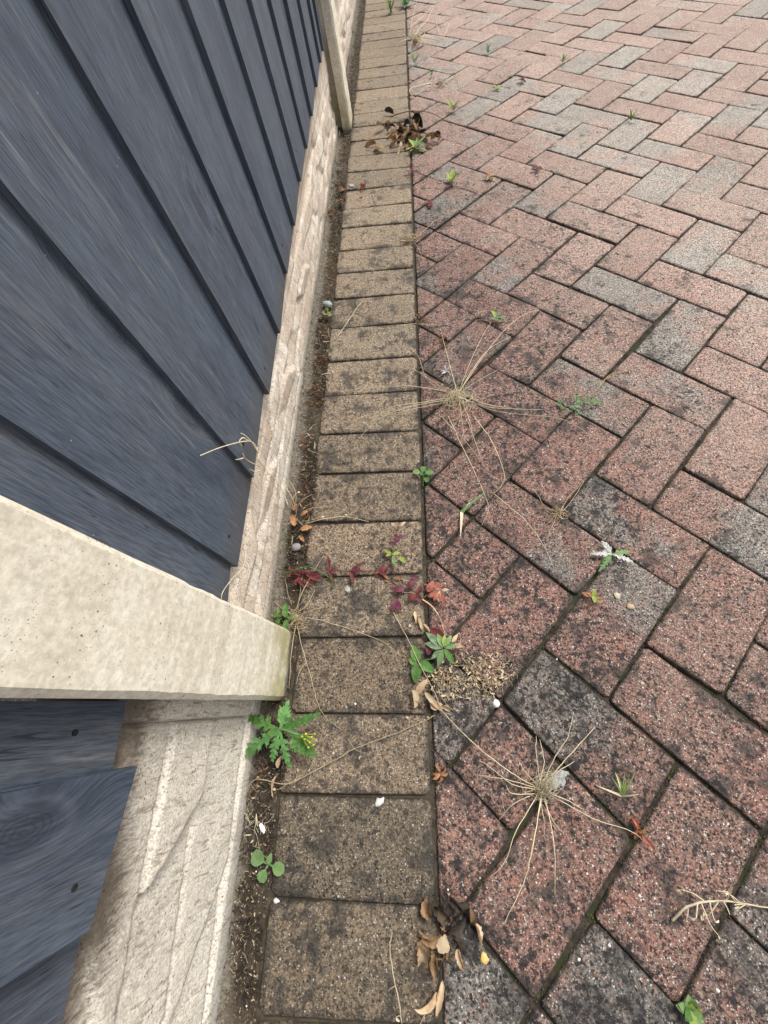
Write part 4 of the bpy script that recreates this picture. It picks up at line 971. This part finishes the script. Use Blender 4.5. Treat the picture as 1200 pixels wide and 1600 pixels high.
for i, (u, v, mt, z) in enumerate([(985, 858, 'green_soft', .02), (937, 892, 'green_soft', .012), (950, 845, 'silver', .022), (925, 864, 'silver', .012), (988, 878, 'silver', .008), (945, 878, 'green', .015)]):
    az, L = aim(956, 866, u, v, .008, z); m = MB(); pinnate(m, at(956, 866, .008), az, L, .013, 6, .35, .6, 0, i+20); m.build('leaf', M[mt], root)
# red weed lying over the edging
root = empty('red_spiky_weed', at(470, 903, 0), label='crimson spiky-leaved weed lying from the gap over an edging block', cat='weed')
m = MB(); m.tube(stalk_path([(455, 903), (490, 893), (530, 892), (575, 893), (607, 890)], .012), .0010, .0006, 5); m.build('stem', M['purple'], root)
for i, (u, v, u1, v1) in enumerate([(515, 893, 512, 866), (515, 893, 528, 888), (548, 893, 568, 877), (548, 893, 553, 911), (550, 893, 572, 893), (515, 893, 520, 905), (590, 892, 607, 884), (590, 892, 606, 900), (470, 900, 450, 885), (478, 898, 500, 908), (470, 902, 455, 915), (480, 900, 497, 893), (465, 905, 478, 918), (460, 898, 466, 884), (485, 898, 505, 902), (475, 905, 490, 915), (455, 900, 447, 897), (468, 896, 482, 890)]):
    az, L = aim(u, v, u1, v1, .010, .012); m = MB(); m.leaf(at(u, v, .010), az, L, .0065, 'lance', el=.25, droop=.5, cup=.5, n=6); m.build('leaf', M['crimson'], root)
root = empty('green_grass_blade', at(445, 896, 0), label='single long green grass blade arching over the crimson weed', cat='grass')
m = MB(); pa = smooth_path([at(u, v, z) for u, v, z in [(440, 898, .004), (462, 890, .018), (482, 886, .022), (505, 896, .020), (524, 910, .012), (536, 920, .004)]], 5)
m.tube(pa, .0013, .0005, 4); m.build('blade', M['green'], root)
weed('two_tone_seedling', 'upright little weed with plum top and yellow-green leaves on an edging block', 'weed', (612, 870), [
    (612, 866, .012, 2.5, .016, .007, 'lance', 'lime'), (612, 866, .012, .2, .014, .007, 'lance', 'lime'), (612, 868, .010, -1.2, .020, .008, 'lance', 'green_soft'), (613, 864, .012, 3.6, .013, .007, 'lance', 'lime'), (614, 860, .018, 1.2, .012, .006, 'ovate', 'green_soft'),
    (616, 852, .022, 2.6, .012, .008, 'ovate', 'purple'), (618, 848, .024, 1.0, .012, .008, 'ovate', 'purple'), (620, 842, .024, 2.0, .010, .007, 'ovate', 'crimson'), (622, 840, .024, .2, .012, .006, 'ovate', 'purple'), (624, 870, .006, -.8, .014, .008, 'ovate', 'lime'), (620, 822, .02, 2.6, .012, .005, 'ovate', 'dead_pale'), (624, 822, .02, .6, .014, .005, 'ovate', 'dead_pale'), (616, 905, .004, .1, .016, .006, 'lance', 'orange'), (606, 905, .004, 2.2, .016, .006, 'lance', 'orange'), (600, 902, .004, 2.9, .02, .004, 'lance', 'crimson')],
     [([(612, 898), (612, 866), (618, 845), (622, 820)], .0008, 'purple', .02)])
weed('crimson_leaf_weed', 'sprawling weed with plum, crimson and coral-red leaves across the edging joint', 'weed', (650, 940), [
    (668, 925, .012, aim(668, 925, 684, 912)[0]+.3, .022, .010, 'ovate', 'coral'), (688, 922, .012, 2.4, .016, .008, 'ovate', 'coral'), (686, 924, .012, -1.2, .022, .009, 'ovate', 'coral'), (686, 924, .012, -2.1, .018, .008, 'ovate', 'coral'), (684, 926, .010, 3.5, .016, .008, 'ovate', 'coral'), (687, 923, .012, -1.75, .018, .006, 'lance', 'dead_pale'), (690, 922, .010, .1, .012, .005, 'lance', 'dead_pale'),
    (656, 926, .012, 1.5, .012, .008, 'ovate', 'crimson'), (650, 930, .012, 3.5, .015, .009, 'ovate', 'crimson'), (645, 932, .011, -.4, .014, .008, 'ovate', 'crimson'), (636, 917, .014, .6, .018, .011, 'ovate', 'purple'), (632, 918, .014, 3.5, .018, .010, 'ovate', 'purple'), (620, 935, .010, -1.9, .022, .011, 'ovate', 'purple'), (618, 938, .010, -1.1, .018, .010, 'ovate', 'purple'), (626, 925, .010, 2.7, .016, .009, 'ovate', 'purple'), (655, 905, .008, 2.8, .016, .008, 'ovate', 'purple')],
     [([(668, 950), (655, 930), (636, 920), (618, 930)], .0009, 'crimson', .012), ([(668, 950), (655, 926), (684, 918), (702, 919)], .0008, 'purple', .012), ([(625, 905), (640, 908), (655, 912), (640, 926), (615, 922)], .0006, 'straw_dull', .012), ([(640, 925), (672, 945), (688, 968), (697, 998)], .0012, 'dead_pale', .012)])
weed('green_rosette_weed', 'lance-leaved green weed with one dark red leaf beside the pale straw litter', 'weed', (690, 1015), [
    (692, 1012, .012, 2.4, .034, .012, 'lance', 'green_grey'), (692, 1012, .012, 2.9, .028, .012, 'lance', 'green_grey'), (692, 1012, .014, 1.9, .022, .010, 'lance', 'green_soft'), (692, 1014, .012, -1.9, .028, .010, 'lance', 'green_soft'), (694, 1014, .014, -1.0, .026, .010, 'lance', 'green'), (694, 1012, .014, .2, .020, .008, 'lance', 'green_soft'), (694, 1010, .016, .9, .020, .008, 'lance', 'green_soft'), (693, 1010, .016, 1.4, .018, .007, 'lance', 'lime'), (690, 1016, .010, -2.5, .020, .009, 'lance', 'green_grey'),
    (694, 1004, .010, 2.3, .030, .017, 'ovate', 'crimson'), (705, 1008, .010, -.1, .020, .007, 'lance', 'dead_pale'), (706, 1004, .012, .9, .016, .006, 'lance', 'dead_pale'), (684, 1020, .008, -1.4, .020, .010, 'ovate', 'purple'), (670, 1024, .008, 1.6, .018, .008, 'ovate', 'purple'),
    (652, 1035, .008, 1.8, .026, .014, 'ovate', 'green'), (652, 1035, .008, 2.8, .014, .012, 'ovate', 'green'), (652, 1036, .007, -1.7, .028, .015, 'ovate', 'green'), (656, 1034, .008, -.6, .026, .014, 'ovate', 'green'), (648, 1034, .008, .9, .014, .010, 'ovate', 'green')],
     [([(692, 1030), (692, 1012)], .0012, 'green_soft', .006), ([(690, 1030), (670, 1030), (652, 1034)], .0008, 'green_soft', .006)])
weed('post_foot_seedling', 'fresh green leaves sprouting right at the near post foot', 'weed', (445, 968), [
    (446, 965, .012, aim(446, 965, 450, 942)[0], .024, .010, 'ovate', 'green'), (447, 968, .012, aim(447, 968, 451, 985)[0], .020, .009, 'ovate', 'green'), (438, 963, .008, 2.8, .012, .010, 'round', 'green'), (440, 966, .008, 3.9, .012, .008, 'round', 'green'), (450, 966, .012, .3, .012, .007, 'ovate', 'green'), (436, 957, .006, 2.0, .010, .006, 'ovate', 'green_soft')],
     [([(446, 975), (446, 965)], .0012, 'green', .006)])
def rosette(label, c, n, L, W, mats, seed, name='small_weed', z=.006, prof='lance', el=.6, cat='weed', wmul=1, group='small weeds in the paving joints', azs=None, droop=.6):
    rnd = random.Random(seed); lv = []
    for i in range(n):
        a = azs[i] if azs else 6.283*i/n+rnd.gauss(0, .35); q = rnd.uniform(.65, 1.1)
        lv.append((c[0]+rnd.gauss(0, 1), c[1]+rnd.gauss(0, 1), z, a, L*q, W*q, prof, rnd.choice(mats), dict(el=el+rnd.gauss(0, .2), droop=droop, n=5)))
    weed(name, label, cat, c, lv, group=group)
rosette('tight clump of oval green leaves in the joint at the bottom right', (1076, 1576), 16, .014, .010, ['green', 'green_soft', 'lime'], 31, prof='ovate', el=.7)
rosette('small dark green weed inside a dry loop on a red block above the large tuft', (777, 498), 6, .026, .010, ['green', 'green_grey', 'lime'], 32, prof='ovate')
rosette('upright broad-leaved green weed by the upper edging joint', (706, 284), 7, .036, .015, ['green_soft', 'lime', 'green'], 33, prof='ovate', el=.9)
rosette('green leaves poking from the farther brown leaf heap', (650, 232), 14, .042, .012, ['green_soft', 'lime'], 34, el=.6)
rosette('small green weed on red blocks right of the farther leaf heap', (708, 172), 6, .036, .012, ['lime', 'green_soft'], 35, el=1.1)
rosette('lone green sprig near the top of the red blocks, left of centre', (762, 82), 6, .036, .010, ['green', 'green_soft'], 36, el=1.0)
rosette('tiny grassy tuft at a block corner in the upper right', (986, 186), 9, .034, .006, ['green', 'lime'], 37, prof='blade', el=1.1)
rosette('little dark green weed with straw at a far block corner', (878, 98), 8, .030, .006, ['green_grey', 'green'], 38, el=.8)
rosette('dark red little weed at a block joint in the upper middle', (838, 264), 10, .018, .007, ['crimson', 'purple'], 39, prof='ovate', el=.5)
rosette('dark red weed with purplish leaves on far blocks', (816, 126), 9, .024, .008, ['crimson', 'dead_dark'], 40, prof='ovate', el=.5)
rosette('small yellow-green clump on far blocks below the dark red weed', (776, 138), 8, .022, .010, ['lime', 'green_grey'], 41, prof='ovate', el=.5)
rosette('orange-yellow mossy clump on a grey block by the broad-leaved weed', (765, 276), 14, .022, .008, ['orange', 'lime', 'dead_pale'], 42, prof='ovate', el=.4)
rosette('bright grass clump on the edging row at the very top', (611, 18), 14, .085, .008, ['green', 'lime'], 43, prof='blade', el=1.1, name='grass_clump', cat='grass', droop=.5)
rosette('dark green weed beside the grass clump at the very top', (633, 8), 10, .06, .02, ['green', 'green_grey'], 44, prof='ovate', el=.7)
rosette('spindly upright grass sprig on the red block right of the nearer straw tuft', (972, 1242), 8, .036, .003, ['green_soft', 'lime', 'straw'], 45, prof='blade', el=.9, name='grass_sprig', cat='grass', azs=[1.5, 1.7, 1.9, 1.3, 2.2, 1.1, .3, 2.8])
rosette('narrow pale green grass sprig in the joint below the long seedling', (722, 800), 3, .055, .006, ['green_soft', 'straw'], 46, prof='blade', el=.5, name='grass_sprig', cat='grass', azs=[.7, -1.7, .9])
rosette('dull green sprig on dark far blocks by the upper edging joint', (648, 98), 6, .040, .008, ['green_soft', 'green_grey'], 47, el=.9)
rosette('faint green sprig on a dark grey block above the farther leaf heap', (675, 118), 5, .036, .007, ['green_soft', 'green_grey'], 48, el=.9)
rosette('green and crimson clump in the gap left of the edging, above the brown scraps', (510, 492), 16, .018, .008, ['green_soft', 'lime', 'crimson', 'green_grey'], 49, prof='ovate', el=.7)
rosette('withered yellow-brown sprout under the thistle in the block joint', (927, 933), 6, .014, .007, ['lime', 'orange'], 50, prof='ovate', el=.5)
rosette('dark red sprigs in the edging joint below the farther leaf heap', (642, 268), 7, .022, .007, ['crimson', 'purple'], 51, prof='lance', el=.6)
rosette('feathery white seed head in the large straw tuft', (697, 582), 7, .018, .004, ['silver'], 52, prof='lance', el=.9, name='seed_head', cat='seed head', group=None)
rosette('rusty red little sprout at the left end of a joint near the upper edging', (672, 318), 6, .02, .010, ['rust', 'crimson'], 53, prof='ovate', el=.3)
